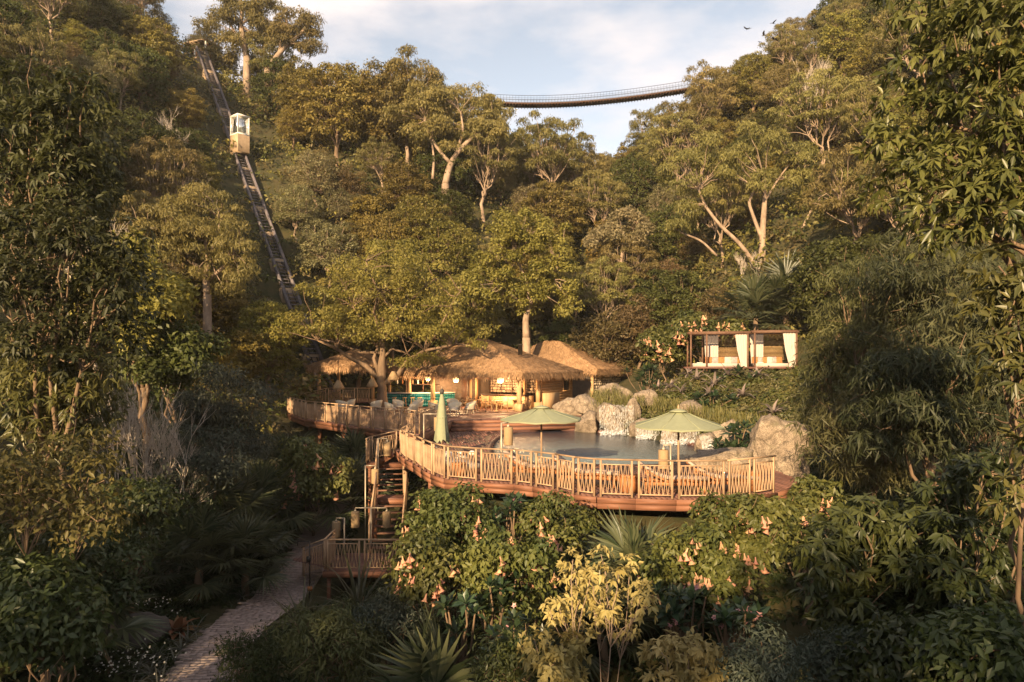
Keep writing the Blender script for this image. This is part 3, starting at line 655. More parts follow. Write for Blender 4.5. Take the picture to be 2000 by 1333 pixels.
# ---------------------------------------------------------------- staircase
st = thing('staircase', 'timber staircase winding from garden path up to the pool deck', 'staircase', (-5, 26, -3.5))
def platform(poly, z):
    g = Geo(); boards(g, poly, None, z, .14, .03, rsD, R(90)); child(g, 'landing_board', M['deck'], st, stuff=True)
    g = Geo(); n = len(poly)
    for i in range(n): g.bar((*poly[i], z - .14), (*poly[(i + 1) % n], z - .14), .06, .2)
    child(g, 'landing_frame', M['fascia'], st)
def flight(a, b, w, n):
    a = Vector(a); b = Vector(b); d = Vector((b.x - a.x, b.y - a.y, 0)); L = d.length; d.normalize(); s = Vector((-d.y, d.x, 0)); ang = math.atan2(d.y, d.x)
    for i in range(n - 1):
        p = a + d * (L * (i + .5) / n); p.z = a.z + (b.z - a.z) * (i + 1) / n
        g = Geo(); g.box(p - Vector((0, 0, .02)), (L / n * .95, w, .045), ang); child(g, 'tread', M['step'], st)
    for q in (-1, 1):
        g = Geo(); g.bar(a + s * q * (w / 2 + .03) + Vector((0, 0, -.05)), b + s * q * (w / 2 + .03) + Vector((0, 0, -.12)), .05, .26); child(g, 'stringer', M['fascia'], st)
platform([(-6.75, 23.8), (-4.0, 23.8), (-4.2, 26), (-6.5, 26)], -3.5)
flight((-4.95, 26, -3.5), (-5.1, 28.2, -1.8), 1.15, 8)
platform([(-5.75, 28.2), (-4.5, 28.2), (-4.75, 29.0), (-5.95, 29.0)], -1.8)
flight((-5.3, 29.0, -1.8), (-5.5, 30.3, -.6), 1.1, 6)
platform([(-6.6, 30.3), (-5.0, 30.3), (-5.2, 31.0), (-6.6, 31.0)], -.6)
flight((-5.9, 30.65, -.6), (-5.1, 30.2, 0), .85, 3)
for (x, y, z) in ((-6.6, 24, -3.6), (-4.2, 24, -3.6), (-5.8, 28.3, -1.9), (-4.6, 28.3, -1.9), (-6.5, 30.4, -.7), (-6.5, 30.9, -.7)):
    g = Geo(); z0 = gz(x, y) - .3; g.box((x, y, (z + z0) / 2), (.12, .12, z - z0)); child(g, 'stair_post', M['fascia'], st)
g = Geo(); boards(g, [(-8.3, 25.2), (-6.75, 24.3), (-6.6, 25.7), (-7.9, 26.6)], None, -3.52, .14, .03, rsD); child(g, 'ramp_board', M['deck'], st, stuff=True)
G2 = 'golden timber balustrades'
railing('front railing of the lowest stair landing above the flax plants', [(-6.7, 23.85, -3.5), (-4.05, 23.85, -3.5)], panel=1.32)
railing('left side railing of the lowest landing, glowing orange', [(-6.72, 25.3, -3.5), (-6.72, 23.9, -3.5)], panel=1.4)
railing('low ramp railing between path and lowest landing', [(-7.9, 25.0, -4.1), (-6.8, 24.4, -3.6)], panel=1.2)
railing('left railing of the lower stair flight', [(-5.6, 26.05, -3.5), (-5.75, 28.2, -1.8)], panel=1.4)
railing('right railing of the lower stair flight', [(-4.3, 26.05, -3.5), (-4.45, 28.2, -1.8)], panel=1.4)
railing('left railing of the middle stair flight', [(-5.95, 29.0, -1.8), (-6.1, 30.2, -.6)], panel=1.2)
railing('right railing of the middle stair flight under the deck', [(-4.5, 28.2, -1.8), (-4.72, 29.0, -1.8), (-4.95, 30.2, -.6)], panel=1.2)
railing('railing around the small upper stair landing', [(-6.6, 30.1, -.6), (-6.62, 31.05, -.6), (-5.3, 31.1, -.3), (-4.8, 31.0, .0)], panel=1.1)
# ---------------------------------------------------------------- lanterns
def lantern(label, x, y, z, h, arm=(.55, 0), rz=0, two=False):
    t = thing('hooked_lantern', label, 'lantern', (x, y, z), rz, 'cylinder lanterns hung from hooked poles')
    b_ = min(0, gz(x, y) - z - .2) if z < -.1 else 0; g = Geo(); g.box((0, 0, (h + b_) / 2), (.045, .045, h - b_)); g.build('pole', M['palemetal'], t)
    for s in ((1, -1) if two else (1,)):
        g = Geo(); g.box((s * arm[0] / 2, 0, h - .02), (arm[0], .04, .04)); g.box((s * arm[0], 0, h - .1), (.02, .02, .14)); g.build('arm', M['palemetal'], t)
        g = Geo(); z0 = h - .17 - .62; g.lathe([(.15, z0), (.165, z0 + .03), (.165, z0 + .59), (.15, z0 + .62)], 14, (s * arm[0], 0, 0)); sh = g.build('lantern_shade', M['lantern'], t)
        g = Geo(); g.lathe([(.05, z0 + .62), (.05, z0 + .68), (.02, z0 + .70)], 8, (s * arm[0], 0, 0)); g.build('lantern_cap', M['palemetal'], sh)
lantern('hooked lantern on the lower deck just left of the closed umbrella', -4.0, 30.2, 0, 1.65, (.62, 0))
lantern('hooked lantern at the near pool edge between closed and open umbrella', -.36, 22.6, 0, 1.9, (.3, 0), R(40))
lantern('hooked lantern by the pool left of the open sage umbrella pole', 5.0, 21.0, 0, 1.35, (.22, 0), R(180))
lantern('hooked lantern over the upper stair landing', -5.95, 29.6, -.9, 1.5, (.4, 0))
lantern('hooked lantern on left of the middle stair landing', -6.3, 28.6, -1.9, 1.45, (.42, 0))
lantern('twin-armed lantern pole on the lowest stair landing', -5.55, 26.2, -3.5, 1.75, (.62, 0), 0, True)
lantern('single lantern left of the twin-armed one on the lowest landing', -6.7, 26.6, -3.7, 1.45, (.35, 0), R(170))
t = thing('path_light', 'thin dark hooked path light standing by the ramp foot', 'lamp post', (-7.05, 23.2, -4.3))
g = Geo(); g.tube([(0, 0, 0), (0, 0, 2.0)], .025, 6); g.bar((0, 0, 2.0), (-.42, 0, 2.0), .03, .03); g.bar((-.42, 0, 2.0), (-.42, 0, 1.86), .03, .03); g.build('pole', M['metal'], t)
g = Geo(); g.box((-.02, -.06, 1.4), (.12, .14, .2)); g.build('lamp_head', M['metal'], t)
g = Geo(); g.lathe([(.09, .3), (.09, .42), (.02, .44)], 8); g.build('base_collar', M['orange'], t)
# ---------------------------------------------------------------- umbrellas
def umbrella(label, x, y, r, zt, zr):
    t = thing('patio_umbrella', label, 'umbrella', (x, y, 0), .2, 'sage canvas umbrellas')
    g = Geo(); g.tube([(0, 0, 0), (0, 0, zt + .1)], .035, 8); g.build('pole', M['timber'], t)
    g = Geo(); n = 8; rings = [(.06, zt), (r * .5, zr + (zt - zr) * .47), (r, zr)]
    v = []
    for rr, z in rings:
        for k in range(16):
            a = k * math.pi / 8; c = 1 if k % 2 == 0 else math.cos(math.pi / 8) * .985; v.append((rr * c * math.cos(a), rr * c * math.sin(a), z - (0 if k % 2 == 0 else .045 * rr / r)))
    g.add(v, [(i * 16 + k, (i + 1) * 16 + k, (i + 1) * 16 + (k + 1) % 16, i * 16 + (k + 1) % 16) for i in range(2) for k in range(16)])
    vv = [(p[0], p[1], p[2] - (.05 if q else 0)) for q in (0, 1) for p in v[32:]]; g.add(vv, [(k, 16 + k, 16 + (k + 1) % 16, (k + 1) % 16) for k in range(16)])
    g.build('canopy', M['sage'], t)
    for k in range(8):
        a = k * math.pi / 4; g = Geo(); g.tube([(.2 * math.cos(a), .2 * math.sin(a), zt - .03), (r * .5 * math.cos(a), r * .5 * math.sin(a), zr + (zt - zr) * .47 + .004), (r * math.cos(a), r * math.sin(a), zr + .004)], .012, 4); g.build('seam', M['sage'], t)
    g = Geo(); g.lathe([(r * .22, zt - .03), (.2, zt + .02), (.04, zt + .07)], 8); g.build('vent', M['sage'], t)
    for k in range(8):
        a = k * math.pi / 4; g = Geo(); g.bar((.05 * math.cos(a), .05 * math.sin(a), zt - .05), (r * .98 * math.cos(a), r * .98 * math.sin(a), zr - .02), .025, .03); g.build('rib', M['timber'], t)
    g = Geo(); g.lathe([(.02, zt + .07), (.035, zt + .12), (.01, zt + .2)], 8); g.build('finial', M['timber'], t)
    g = Geo(); g.lathe([(.32, .0), (.32, .07), (.06, .1), (.05, .3)], 14); g.build('base', M['metal'], t)
umbrella('open sage umbrella by the pool left, nearer the dining steps', 1.06, 24.0, 1.5, 2.34, 1.92)
umbrella('open sage umbrella on the right in front of the waterfalls', 5.45, 21.8, 1.5, 2.36, 1.88)
t = thing('closed_umbrella', 'folded sage umbrella standing by the left deck railing', 'umbrella', (-2.95, 28, 0))
g = Geo(); g.tube([(0, 0, 0), (0, 0, 2.95)], .03, 8); g.build('pole', M['timber'], t)
g = Geo(); n = 20; prof = [(.06, 2.62), (.13, 2.3), (.17, 1.9), (.2, 1.5), (.24, 1.05), (.27, .75)]; rsU = np.random.RandomState(4); v = []
for i, (r, z) in enumerate(prof):
    for k in range(n): q = 1 + (.28 if k % 2 else -.22) * (i / 5); a = k / n * 6.283; v.append((r * q * math.cos(a), r * q * math.sin(a), z - (rsU.uniform(0, .22) if i == 5 else 0)))
g.add(v, [(i * n + k, (i + 1) * n + k, (i + 1) * n + (k + 1) % n, i * n + (k + 1) % n) for i in range(5) for k in range(n)]); g.build('canopy', M['sage'], t)
g = Geo(); g.lathe([(.19, 1.62), (.2, 1.66), (.19, 1.7)], 12); g.build('tie_strap', M['sage'], t)
g = Geo(); g.lathe([(.02, 2.62), (.1, 2.68), (.1, 2.78), (.03, 2.86), (.01, 2.95)], 10); g.build('finial', M['greyrock'], t)
g = Geo(); g.lathe([(.3, 0), (.3, .07), (.06, .1)], 14); g.build('base', M['metal'], t)
# ---------------------------------------------------------------- loungers and deck furniture
def lounger(label, x, y, rz):
    t = thing('sun_lounger', label, 'sun lounger', (x, y, 0), rz, 'timber sun loungers along the front railing')
    g = Geo()
    for s in (-.32, .32): g.bar((-1, s, .28), (.95, s, .28), .05, .09)
    for q in (-.95, -.4, .3, .9): g.bar((q, -.32, .28), (q, .32, .28), .06, .05)
    g.build('frame', M['orange'], t)
    for sx in (-.85, .8):
        for sy in (-.3, .3): g = Geo(); g.box((sx, sy, .12), (.07, .07, .24)); g.build('leg', M['orange'], t)
    for k in range(9): g = Geo(); g.box((.12 + k * .1, 0, .335), (.075, .62, .025)); g.build('slat', M['orange'], t)
    P = np.array([(-1.15, .86), (-.95, .72), (-.55, .48), (-.15, .38), (.35, .40), (.95, .39)]); g = Geo()
    v = [(p[0], s, p[1] + dz) for dz in (.0, .09) for s in (-.31, .31) for p in P]; n = len(P); f = []
    for i in range(n - 1): f += [(2 * n + i, 2 * n + i + 1, 3 * n + i + 1, 3 * n + i), (i + n, n + i + 1, i + 1, i), (i, i + 1, 2 * n + i + 1, 2 * n + i), (3 * n + i, 3 * n + i + 1, n + i + 1, n + i)]
    f += [(0, 2 * n, 3 * n, n), (n - 1, 2 * n - 1, 4 * n - 1, 3 * n - 1)]; g.add(v, f); g.build('cushion', M['lounge'], t)
    g = Geo()
    for s in (-.33, .33): g.tube([(-1.1, s, .80), (-.75, s, .56), (-.3, s, .36), (.2, s, .42), (.6, s, .36)], .035, 6); g.bar((-.95, s, .68), (-.75, s, .28), .04, .05)
    g.build('armrest', M['orange'], t)
lounger('slatted timber lounger leftmost behind the front railing', .9, 22.6, R(-14))
lounger('slatted timber lounger second from left behind the front railing', 2.5, 21.4, R(-16))
lounger('slatted timber lounger directly under the right open umbrella', 5.0, 20.3, R(-4))
lounger('slatted timber lounger nearest the flat boulder', 6.55, 20.5, R(-6))
def drum(label, x, y, r=.27, h=.52):
    t = thing('drum_table', label, 'side table', (x, y, 0), 0, 'round terracotta drum tables')
    g = Geo(); g.lathe([(r, .02), (r, h - .05)], 20)
    for k in range(20): a = k / 20 * 6.283; g.box((r * math.cos(a), r * math.sin(a), h / 2), (.03, .05, h - .06), a)
    g.build('slatted_body', M['orange'], t); g = Geo(); g.lathe([(r + .03, h - .05), (r + .03, h)], 20); g.build('table_top', M['orange'], t)
drum('round terracotta drum table left of the right pair of loungers', 3.55, 20.2)
drum('round terracotta drum table at the right end of the loungers', 7.35, 20.5, .3, .6)
drum('small round terracotta drum behind the left bend of the railing', -1.85, 23.2, .22, .45)
def daybed(label, pts):
    t = thing('sun_mattress', label, 'sunbed', (*pts[0], 0), 0, 'white padded sunbeds on the lower deck'); o = Vector((*pts[0], 0))
    g = Geo(); P = [(p[0] - o.x, p[1] - o.y) for p in pts]; g.prism(P, .0, .18); g.build('base', M['deck'], t)
    g = Geo(); g.prism(P, .185, .34); g.build('mattress', M['fabric'], t)
    c = np.mean(P, 0); g = Geo(); g.box((c[0] + .1, c[1] + .5, .40), (.5, .3, .12), .3); g.build('pillow', M['fabric'], t)
daybed('white sunbed parallel to the rail under the closed umbrella', [(-2.9, 25.2), (-1.9, 23.4), (-1.1, 23.6), (-2.0, 25.6)])
daybed('narrow white sunbed along the left railing', [(-4.1, 28.2), (-3.35, 25.8), (-2.85, 26.0), (-3.6, 28.4)])
for i, (x, y) in enumerate(((-2.6, 27.2), (-2.2, 28.2), (-1.7, 28.3))):
    t = thing('deck_pot', ['rounded white pot in front of two smaller ones by closed umbrella', 'small white pot beside folded umbrella, left of a pair', 'small white pot beside folded umbrella, right of a pair'][i], 'pot', (x, y, 0), 0, 'white ceramic pots')
    g = Geo(); s = .2 if i == 0 else .13; g.lathe([(s * .6, 0), (s, s * .7), (s * .9, s * 1.3), (s * .55, s * 1.6)], 12); g.build('pot_body', M['white'], t)
# ---------------------------------------------------------------- chairs, tables, stools
def lounge_chair(label, x, y, rz, z=.6):
    t = thing('lounge_chair', label, 'chair', (x, y, z), rz, 'cream wicker lounge chairs')
    g = Geo(); g.lathe([(.33, .3), (.36, .34), (.36, .38), (.33, .41)], 14); g.build('seat', M['wicker'], t)
    g = Geo(); n = 13; v = []
    for zz, rr in ((.36, .36), (.62, .42), (.84, .46)):
        for k in range(n):
            a = R(70) + R(220) * k / (n - 1); dz = -(.22 * (abs(k - 6) / 6) ** 2 if zz > .5 else 0) * (1 if zz > .7 else .4)
            for q in (0, -.05): v.append(((rr + q) * math.cos(a), (rr + q) * math.sin(a), zz + dz))
    f = []
    for i in range(2):
        for k in range(n - 1):
            b = lambda ii, kk, q: ii * 2 * n + kk * 2 + q
            f += [(b(i, k, 0), b(i, k + 1, 0), b(i + 1, k + 1, 0), b(i + 1, k, 0)), (b(i, k + 1, 1), b(i, k, 1), b(i + 1, k, 1), b(i + 1, k + 1, 1))]
    for k in range(n - 1): f.append((b(2, k, 0), b(2, k + 1, 0), b(2, k + 1, 1), b(2, k, 1)))
    g.add(v, f); g.build('backrest', M['wicker'], t)
    for k in range(4): a = R(45 + 90 * k); g = Geo(); g.bar((.26 * math.cos(a), .26 * math.sin(a), .32), (.33 * math.cos(a), .33 * math.sin(a), 0), .035, .035); g.build('leg', M['wicker'], t)
    g = Geo(); g.lathe([(.28, .41), (.3, .45), (.26, .49)], 12); g.build('cushion', M['fabric'], t)
for i, (px, D, rz, lb) in enumerate(((668, 46, 60, 'cream wicker chair farthest left behind the upper rail'), (682, 47.5, 200, 'cream wicker chair with its back to the bar, left of tree'), (734, 46, 150, 'cream wicker chair just left of the tree trunk'),
        (764, 43.5, 10, 'cream wicker chair just right of the tree trunk'), (779, 46.5, 330, 'cream wicker chair behind the low table by the tree'), (806, 43.5, 200, 'cream wicker chair facing the tree across the low table'), (815, 46.8, 230, 'cream wicker chair nearest the bar column'),
        (851, 43.5, 20, 'cream wicker chair just left of the folded umbrella'), (888, 43.3, 250, 'cream wicker chair just right of the folded umbrella'), (917, 44.3, 200, 'cream wicker chair in front of the bamboo column'), (884, 47.5, 290, 'cream wicker chair behind the pair right of folded umbrella'))):
    lounge_chair(lb, (px - 1000) / FPX * D, D, R(rz))
def round_table(label, x, y, r, h, z=.6, m='cane', gp=None):
    t = thing('round_table', label, 'table', (x, y, z), 0, gp or 'small round tables')
    g = Geo(); g.lathe([(r, h - .04), (r, h)], 18); g.build('table_top', M[m], t); g = Geo(); g.lathe([(r * .5, 0), (r * .5, .03), (.05, .06), (.05, h - .04)], 12); g.build('pedestal', M[m], t)
round_table('low round table between the lounge chairs by the tree', (790 - 1000) / FPX * 44.5, 44.5, .38, .42)
round_table('low round table between chairs right of the folded umbrella', (870 - 1000) / FPX * 44.3, 44.3, .35, .45)
round_table('low round table at far left of the upper deck', (690 - 1000) / FPX * 45.5, 45.5, .35, .42)
def dining_chair(label, x, y, rz, z=.6):
    t = thing('dining_chair', label, 'chair', (x, y, z), rz, 'honey cane dining chairs')
    g = Geo(); g.box((0, 0, .45), (.44, .44, .05)); g.build('seat', M['cane'], t)
    g = Geo()
    for s in (-.2, .2): g.bar((-.2, s, .45), (-.28, s, .92), .04, .04)
    for q in (.6, .75, .9): g.bar((-.2 - (q - .45) * .17, -.2, q), (-.2 - (q - .45) * .17, .2, q), .03, .06)
    g.build('backrest', M['cane'], t)
    for sx in (-.19, .19):
        for sy in (-.19, .19): g = Geo(); g.bar((sx, sy, .44), (sx * 1.2, sy * 1.15, 0), .04, .04); g.build('leg', M['cane'], t)
    g = Geo()
    for s in (-.2, .2): g.tube([(-.25, s * 1.1, .68), (0, s * 1.25, .68), (.18, s * 1.1, .6), (.19, s, .45)], .02, 5)
    g.build('armrest', M['cane'], t)
for px, D, rz, lb in ((925, 47, 30, 'cane dining chair left of the bamboo column'), (955, 46.5, 0, 'cane dining chair left side of the first dining table'), (985, 46.3, 180, 'cane dining chair right side of the first dining table'), (945, 49, 300, 'cane dining chair behind the first dining table'),
        (1022, 47.6, 170, 'cane dining chair right of the front corner column'), (968, 48.6, 250, 'cane dining chair at the stone counter, left one'), (1008, 49.4, 250, 'cane dining chair half hidden behind the front corner column'), (906, 48.6, 200, 'cane dining chair nearest to the teal bar')):
    dining_chair(lb, (px - 1000) / FPX * D, D, R(rz))
round_table('dining table set between honey cane chairs left of corner column', (970 - 1000) / FPX * 46.8, 46.8, .42, .74, gp='round dining tables')
round_table('dining table behind the front corner column', (1003 - 1000) / FPX * 48.4, 48.4, .42, .74, gp='round dining tables')
round_table('dining table beside the bamboo column', (932 - 1000) / FPX * 48.2, 48.2, .42, .74, gp='round dining tables')
def bar_stool(label, x, y, z=.6):
    t = thing('bar_stool', label, 'stool', (x, y, z), 0, 'bar stools along the teal counter')
    g = Geo(); g.lathe([(.18, .7), (.2, .73), (.18, .76)], 12); g.build('seat', M['cane'], t)
    for k in range(4): a = R(45 + 90 * k); g = Geo(); g.bar((.12 * math.cos(a), .12 * math.sin(a), .7), (.2 * math.cos(a), .2 * math.sin(a), 0), .03, .03); g.build('leg', M['cane'], t)
    g = Geo(); a = [(.17 * math.cos(R(k * 30)), .17 * math.sin(R(k * 30)), .28) for k in range(13)]; g.tube(a, .014, 5); g.build('foot_ring', M['cane'], t)
for i, (px, lb) in enumerate(((770, 'bar stool first right of the tree trunk'), (790, 'bar stool second right of the tree trunk'), (806, 'bar stool third right of the tree trunk'), (820, 'bar stool just left of the bar column'), (846, 'bar stool right of the bar column'))):
    D = 51.2; bar_stool(lb, (px - 1000) / FPX * D, D)
# ---------------------------------------------------------------- thatched buildings
U = Vector((-.82, .57, 0)).normalized(); Vv = Vector((.57, .82, 0)).normalized()
def thatch_roof(root, C0, Lu, Lv, ze, zr, ru0, ru1, over=.0, nst=9000, seed=1, thick=.38, u=U, v=Vv, name='roof'):
    """hip roof: eave rectangle from C0 along u and v, ridge between ru0 and ru1 along u at v/2"""
    rs = np.random.RandomState(seed); C0 = Vector(C0)
    P = lambda a, b, z: C0 + u * a + v * b + Vector((0, 0, z - C0.z))
    A, B, Cc, D = P(0, 0, ze), P(Lu, 0, ze), P(Lu, Lv, ze), P(0, Lv, ze); E, F_ = P(ru0, Lv / 2, zr), P(ru1, Lv / 2, zr)
    dn = Vector((0, 0, thick)); g = Geo()
    v_ = [A, B, Cc, D, E, F_] + [p - dn for p in (A, B, Cc, D)]
    quads = [(0, 1, 5, 4), (2, 3, 4, 5), (1, 0, 6, 7), (2, 1, 7, 8), (3, 2, 8, 9), (0, 3, 9, 6), (6, 9, 8, 7)]
    g.add([tuple(p) for p in v_], quads, 0, .3); b = g.n - 10; g.F.append((np.array([[b + 3, b + 0, b + 4], [b + 1, b + 2, b + 5]]), 0))
    rf = child(g, name, M['thatch'], root)
    faces = [(A, B, F_, E), (D, A, E, E), (Cc, D, E, F_), (B, Cc, F_, F_)]; g = Geo()
    for (a, b_, c, d) in faces:
        ar = ((b_ - a).cross(d - a)).length * .5 + ((c - b_).cross(d - b_)).length * .5; k = int(nst * 1.3 * ar / 60)
        s = rs.random(k); t = rs.random(k) ** 1.1; a_, bb, cc_, dd = [np.array(q) for q in (a, b_, c, d)]
        top = dd + (cc_ - dd) * s[:, None]; bot = a_ + (bb - a_) * s[:, None]; pos = bot + (top - bot) * t[:, None]
        dn_ = nrm(bot - top); no = nrm(np.cross(bb - a_, dd - a_)); no = no * np.sign(no[2]); N_ = np.tile(no, (k, 1))
        ax = dn_ + rs.normal(size=(k, 3)) * .08 - N_ * .03
        leaf(g, pos + N_ * rs.uniform(.01, .06, (k, 1)), ax, N_ + rs.normal(size=(k, 3)) * .15, rs.uniform(.25, .45, k), rs.uniform(.02, .045, k), np.clip(rs.random(k) * .9, 0, 1), False, 0, .1)
        k2 = int((b_ - a).length * 95); s = rs.random(k2); e = a_ + (bb - a_) * s[:, None]; e[:, 2] -= rs.uniform(-.06, thick * .7, k2)
        outw = nrm(np.cross(bb - a_, np.array((0, 0, 1.)))); outw = outw * np.sign((outw * (a_ - np.array(E))).sum())
        e += outw * rs.uniform(-.02, .08, (k2, 1)); ax = np.tile(np.array((0, 0, -1.)), (k2, 1)) + outw * rs.uniform(0, .5, (k2, 1)) + rs.normal(size=(k2, 3)) * .12
        leaf(g, e, ax, np.tile(outw, (k2, 1)), rs.uniform(.25, .6, k2), rs.uniform(.03, .06, k2), rs.random(k2), False, 0, .1)
    for (a, b_) in ((A, E), (D, E), (B, F_), (Cc, F_), (E, F_)):
        k = int((b_ - a).length * 40); s = rs.random((k, 1)); p = np.array(a) + (np.array(b_) - np.array(a)) * s; p[:, 2] += .01
        ax = np.tile(-nrm(np.array(b_ - a) + 1e-6), (k, 1)) + rs.normal(size=(k, 3)) * .3 + np.array((0, 0, -.15)); leaf(g, p, ax, rs.normal(size=(k, 3)) * .5 + np.array((0, 0, 1.)), .32, .04, rs.random(k), False, 0, .1)
    o = g.build('thatch_straw', M['thatch'], rf); o['kind'] = 'stuff'; return rf
def column(root, x, y, z0, z1, r=.17, foot=True, name='column'):
    g = Geo(); g.lathe([(r, z0 + .5), (r * 1.03, (z0 + z1) / 2), (r * .95, z1)], 12, (x, y, 0)); c = child(g, name, M['column'], root)
    g = Geo(); g.box((x, y, z0 + .26), (r * 2.9, r * 2.9, .52), math.atan2(U.y, U.x)); child(g, 'column_foot', M['column'], root)
def board_wall(root, a, b, z0, z1, m='wall', bh=.22, name='wall_board', th=.06):
    a = Vector(a); b = Vector(b); z = z0
    while z < z1 - .02:
        h = min(bh, z1 - z); g = Geo(); g.bar((a.x, a.y, z + h / 2), (b.x, b.y, z + h / 2), th, h - .014); child(g, name, M[m], root); z += h
    g = Geo(); d = (b - a).normalized(); nn = Vector((-d.y, d.x)) * .04; g.bar((a.x + nn.x, a.y + nn.y, (z0 + z1) / 2), (b.x + nn.x, b.y + nn.y, (z0 + z1) / 2), .03, z1 - z0); child(g, 'wall_backing', M['mortar'], root)
def stone_wall(root, a, b, z0, z1, seed, out, sz=.34, th=.12):
    rs = np.random.RandomState(seed); a = Vector(a); b = Vector(b); L = (b - a).length; d = (b - a).normalized(); ang = math.atan2(d.y, d.x)
    g = Geo(); nn = Vector((-d.y, d.x)) * (th * .5 + .02) * -out; g.bar((a.x + nn.x, a.y + nn.y, (z0 + z1) / 2), (b.x + nn.x, b.y + nn.y, (z0 + z1) / 2), .12, z1 - z0); child(g, 'mortar_bed', M['mortar'], root)
    z = z0; cnt = 0
    while z < z1 - .04:
        h = min(rs.uniform(.16, .27), z1 - z); x = -rs.uniform(0, .2)
        while x < L:
            w = rs.uniform(.2, .5); x0 = max(x, 0); x1 = min(x + w, L)
            if x1 - x0 > .08:
                n = 7; cxx = (x0 + x1) / 2; prof = []
                for k in range(n):
                    q = k / n * 6.283 + rs.uniform(-.2, .2); prof.append((math.copysign(abs(math.cos(q)) ** .6, math.cos(q)) * (x1 - x0) * .48, math.copysign(abs(math.sin(q)) ** .6, math.sin(q)) * h * .47))
                dep = rs.uniform(.03, .09) * out; pts = []
                for sc, yy in ((1, 0), (.72, dep)): pts += [(cxx + p[0] * sc, yy, z + h / 2 + p[1] * sc) for p in prof]
                wp = [(a.x + d.x * p[0] - d.y * p[1], a.y + d.y * p[0] + d.x * p[1], p[2]) for p in pts]
                g = Geo(); g.add(wp, [(k, (k + 1) % n, n + (k + 1) % n, n + k) for k in range(n)], 0, rs.random()); g.F.append((np.array([[n + k for k in range(n)]]), 0))
                child(g, 'stone', M['stone'], root); cnt += 1
            x += w
        z += h
    return cnt
ZF = .6
hall = thing('thatched_hall', 'large open dining hall with thatched hip roof and round columns', 'building', (0, 50, ZF))
C0 = Vector((.7, 45.6, 0)); pt = lambda a, b: C0 + U * a + Vv * b
thatch_roof(hall, C0, 12, 8.6, 3.35, 5.9, 6.5, 7.8, nst=9500, seed=2)
for a in (.75, 5.2, 8.8, 11.3): p = pt(a, .75); column(hall, p.x, p.y, ZF, 3.15)
p = pt(.75, 3.2); column(hall, p.x, p.y, ZF, 3.15)
p = pt(3.0, .75)
for a in (2.0, 6.5): p = pt(a, 3.3); column(hall, p.x, p.y, ZF, 3.15, .12)
wa, wb, wc = pt(.9, 3.6), pt(5.4, 3.6), pt(11.5, 3.6)
stone_wall(hall, wa.xy, wb.xy, ZF + 1.15, 3.1, 5, 1)
wb2 = pt(5.46, 3.6); board_wall(hall, wb2.xy, wc.xy, ZF, 3.1)
wr0, wr1 = pt(.75, 3.62), pt(.75, 8.2); board_wall(hall, wr0.xy, wr1.xy, ZF, 3.15, bh=.2)
# window in the right timber wall
d = (wr1 - wr0).normalized(); nn = Vector((d.y, -d.x, 0)); wc_ = wr0 + d * 3.5 + nn * .06; ang = math.atan2(d.y, d.x)
g = Geo(); g.box((wc_.x, wc_.y, 2.45), (.85, .05, 1.15), ang); win = child(g, 'window', M['black'], hall)
g = Geo()
for dx, dz, sx, sz in ((-.45, 0, .07, 1.25), (.45, 0, .07, 1.25), (0, .6, .97, .07), (0, -.6, 1.05, .08)):
    q = wc_ + d * dx + nn * .02; g.box((q.x, q.y, 2.45 + dz), (sx, .09, sz), ang)
o = g.build('window_frame', M['wall'], win)
for k in range(5): g = Geo(); q = wc_ + nn * .035; g.box((q.x, q.y, 2.05 + k * .2), (.8, .03, .05), ang); g.build('window_slat', M['darkwood'], win)
# low beige wall at the right front
q0, q1 = pt(.1, 2.9), pt(.1, 5.0); g = Geo(); g.bar((q0.x, q0.y, ZF + .6), (q1.x, q1.y, ZF + .6), .2, 1.2); child(g, 'low_wall', M['column'], hall)
# doorway, posts and beams
for a in (7.8,): q = pt(a, 3.52); g = Geo(); g.box((q.x, q.y, ZF + 1.05), (.8, .06, 2.1), math.atan2(U.y, U.x)); child(g, 'door', M['darkwood'], hall)
g = Geo(); a, b = pt(.3, .75), pt(11.5, .75); g.bar((a.x, a.y, 3.08), (b.x, b.y, 3.08), .18, .2); child(g, 'beam', M['column'], hall)
g = Geo(); a, b = pt(.75, .3), pt(.75, 8.2); g.bar((a.x, a.y, 3.22), (b.x, b.y, 3.22), .18, .1); child(g, 'beam', M['column'], hall)
for s in (-.13, .13): q = pt(2.6 + s * 1.4, 3.6 + s); g = Geo(); g.lathe([(.09, 4.6), (.09, 5.35), (.12, 5.36), (.12, 5.42)], 10, (q.x, q.y, 0)); child(g, 'chimney_pipe', M['metal'], hall)
# kitchen counter with shelf in front of the stone wall
kt = thing('stone_wall_counter', 'timber service counter with dark top before the stone wall', 'counter', (*pt(3.2, 2.6).xy, ZF))
a, b = pt(.95, 2.6), pt(5.3, 2.6); g = Geo(); g.bar((a.x, a.y, ZF + .5), (b.x, b.y, ZF + .5), .6, 1.0); child(g, 'cabinet', M['wall'], kt)
g = Geo(); g.bar((a.x, a.y, ZF + 1.03), (b.x, b.y, ZF + 1.03), .75, .06); child(g, 'counter_top', M['darkwood'], kt)
for k in range(5): q = a.lerp(b, (k + .5) / 5) - Vv * .32; g = Geo(); g.box((q.x, q.y, ZF + .5), (.62, .03, .8), math.atan2(U.y, U.x)); child(g, 'cabinet_door', M['column'], kt)
sh = thing('wall_shelf', 'dark wall shelf of bottles on the stone wall', 'shelf', (*pt(3.2, 3.4).xy, 2.6))
a, b = pt(1.2, 3.35), pt(5.2, 3.35)
for z in (2.75,): g = Geo(); g.bar((a.x, a.y, z), (b.x, b.y, z), .25, .04); child(g, 'board', M['darkwood'], sh)
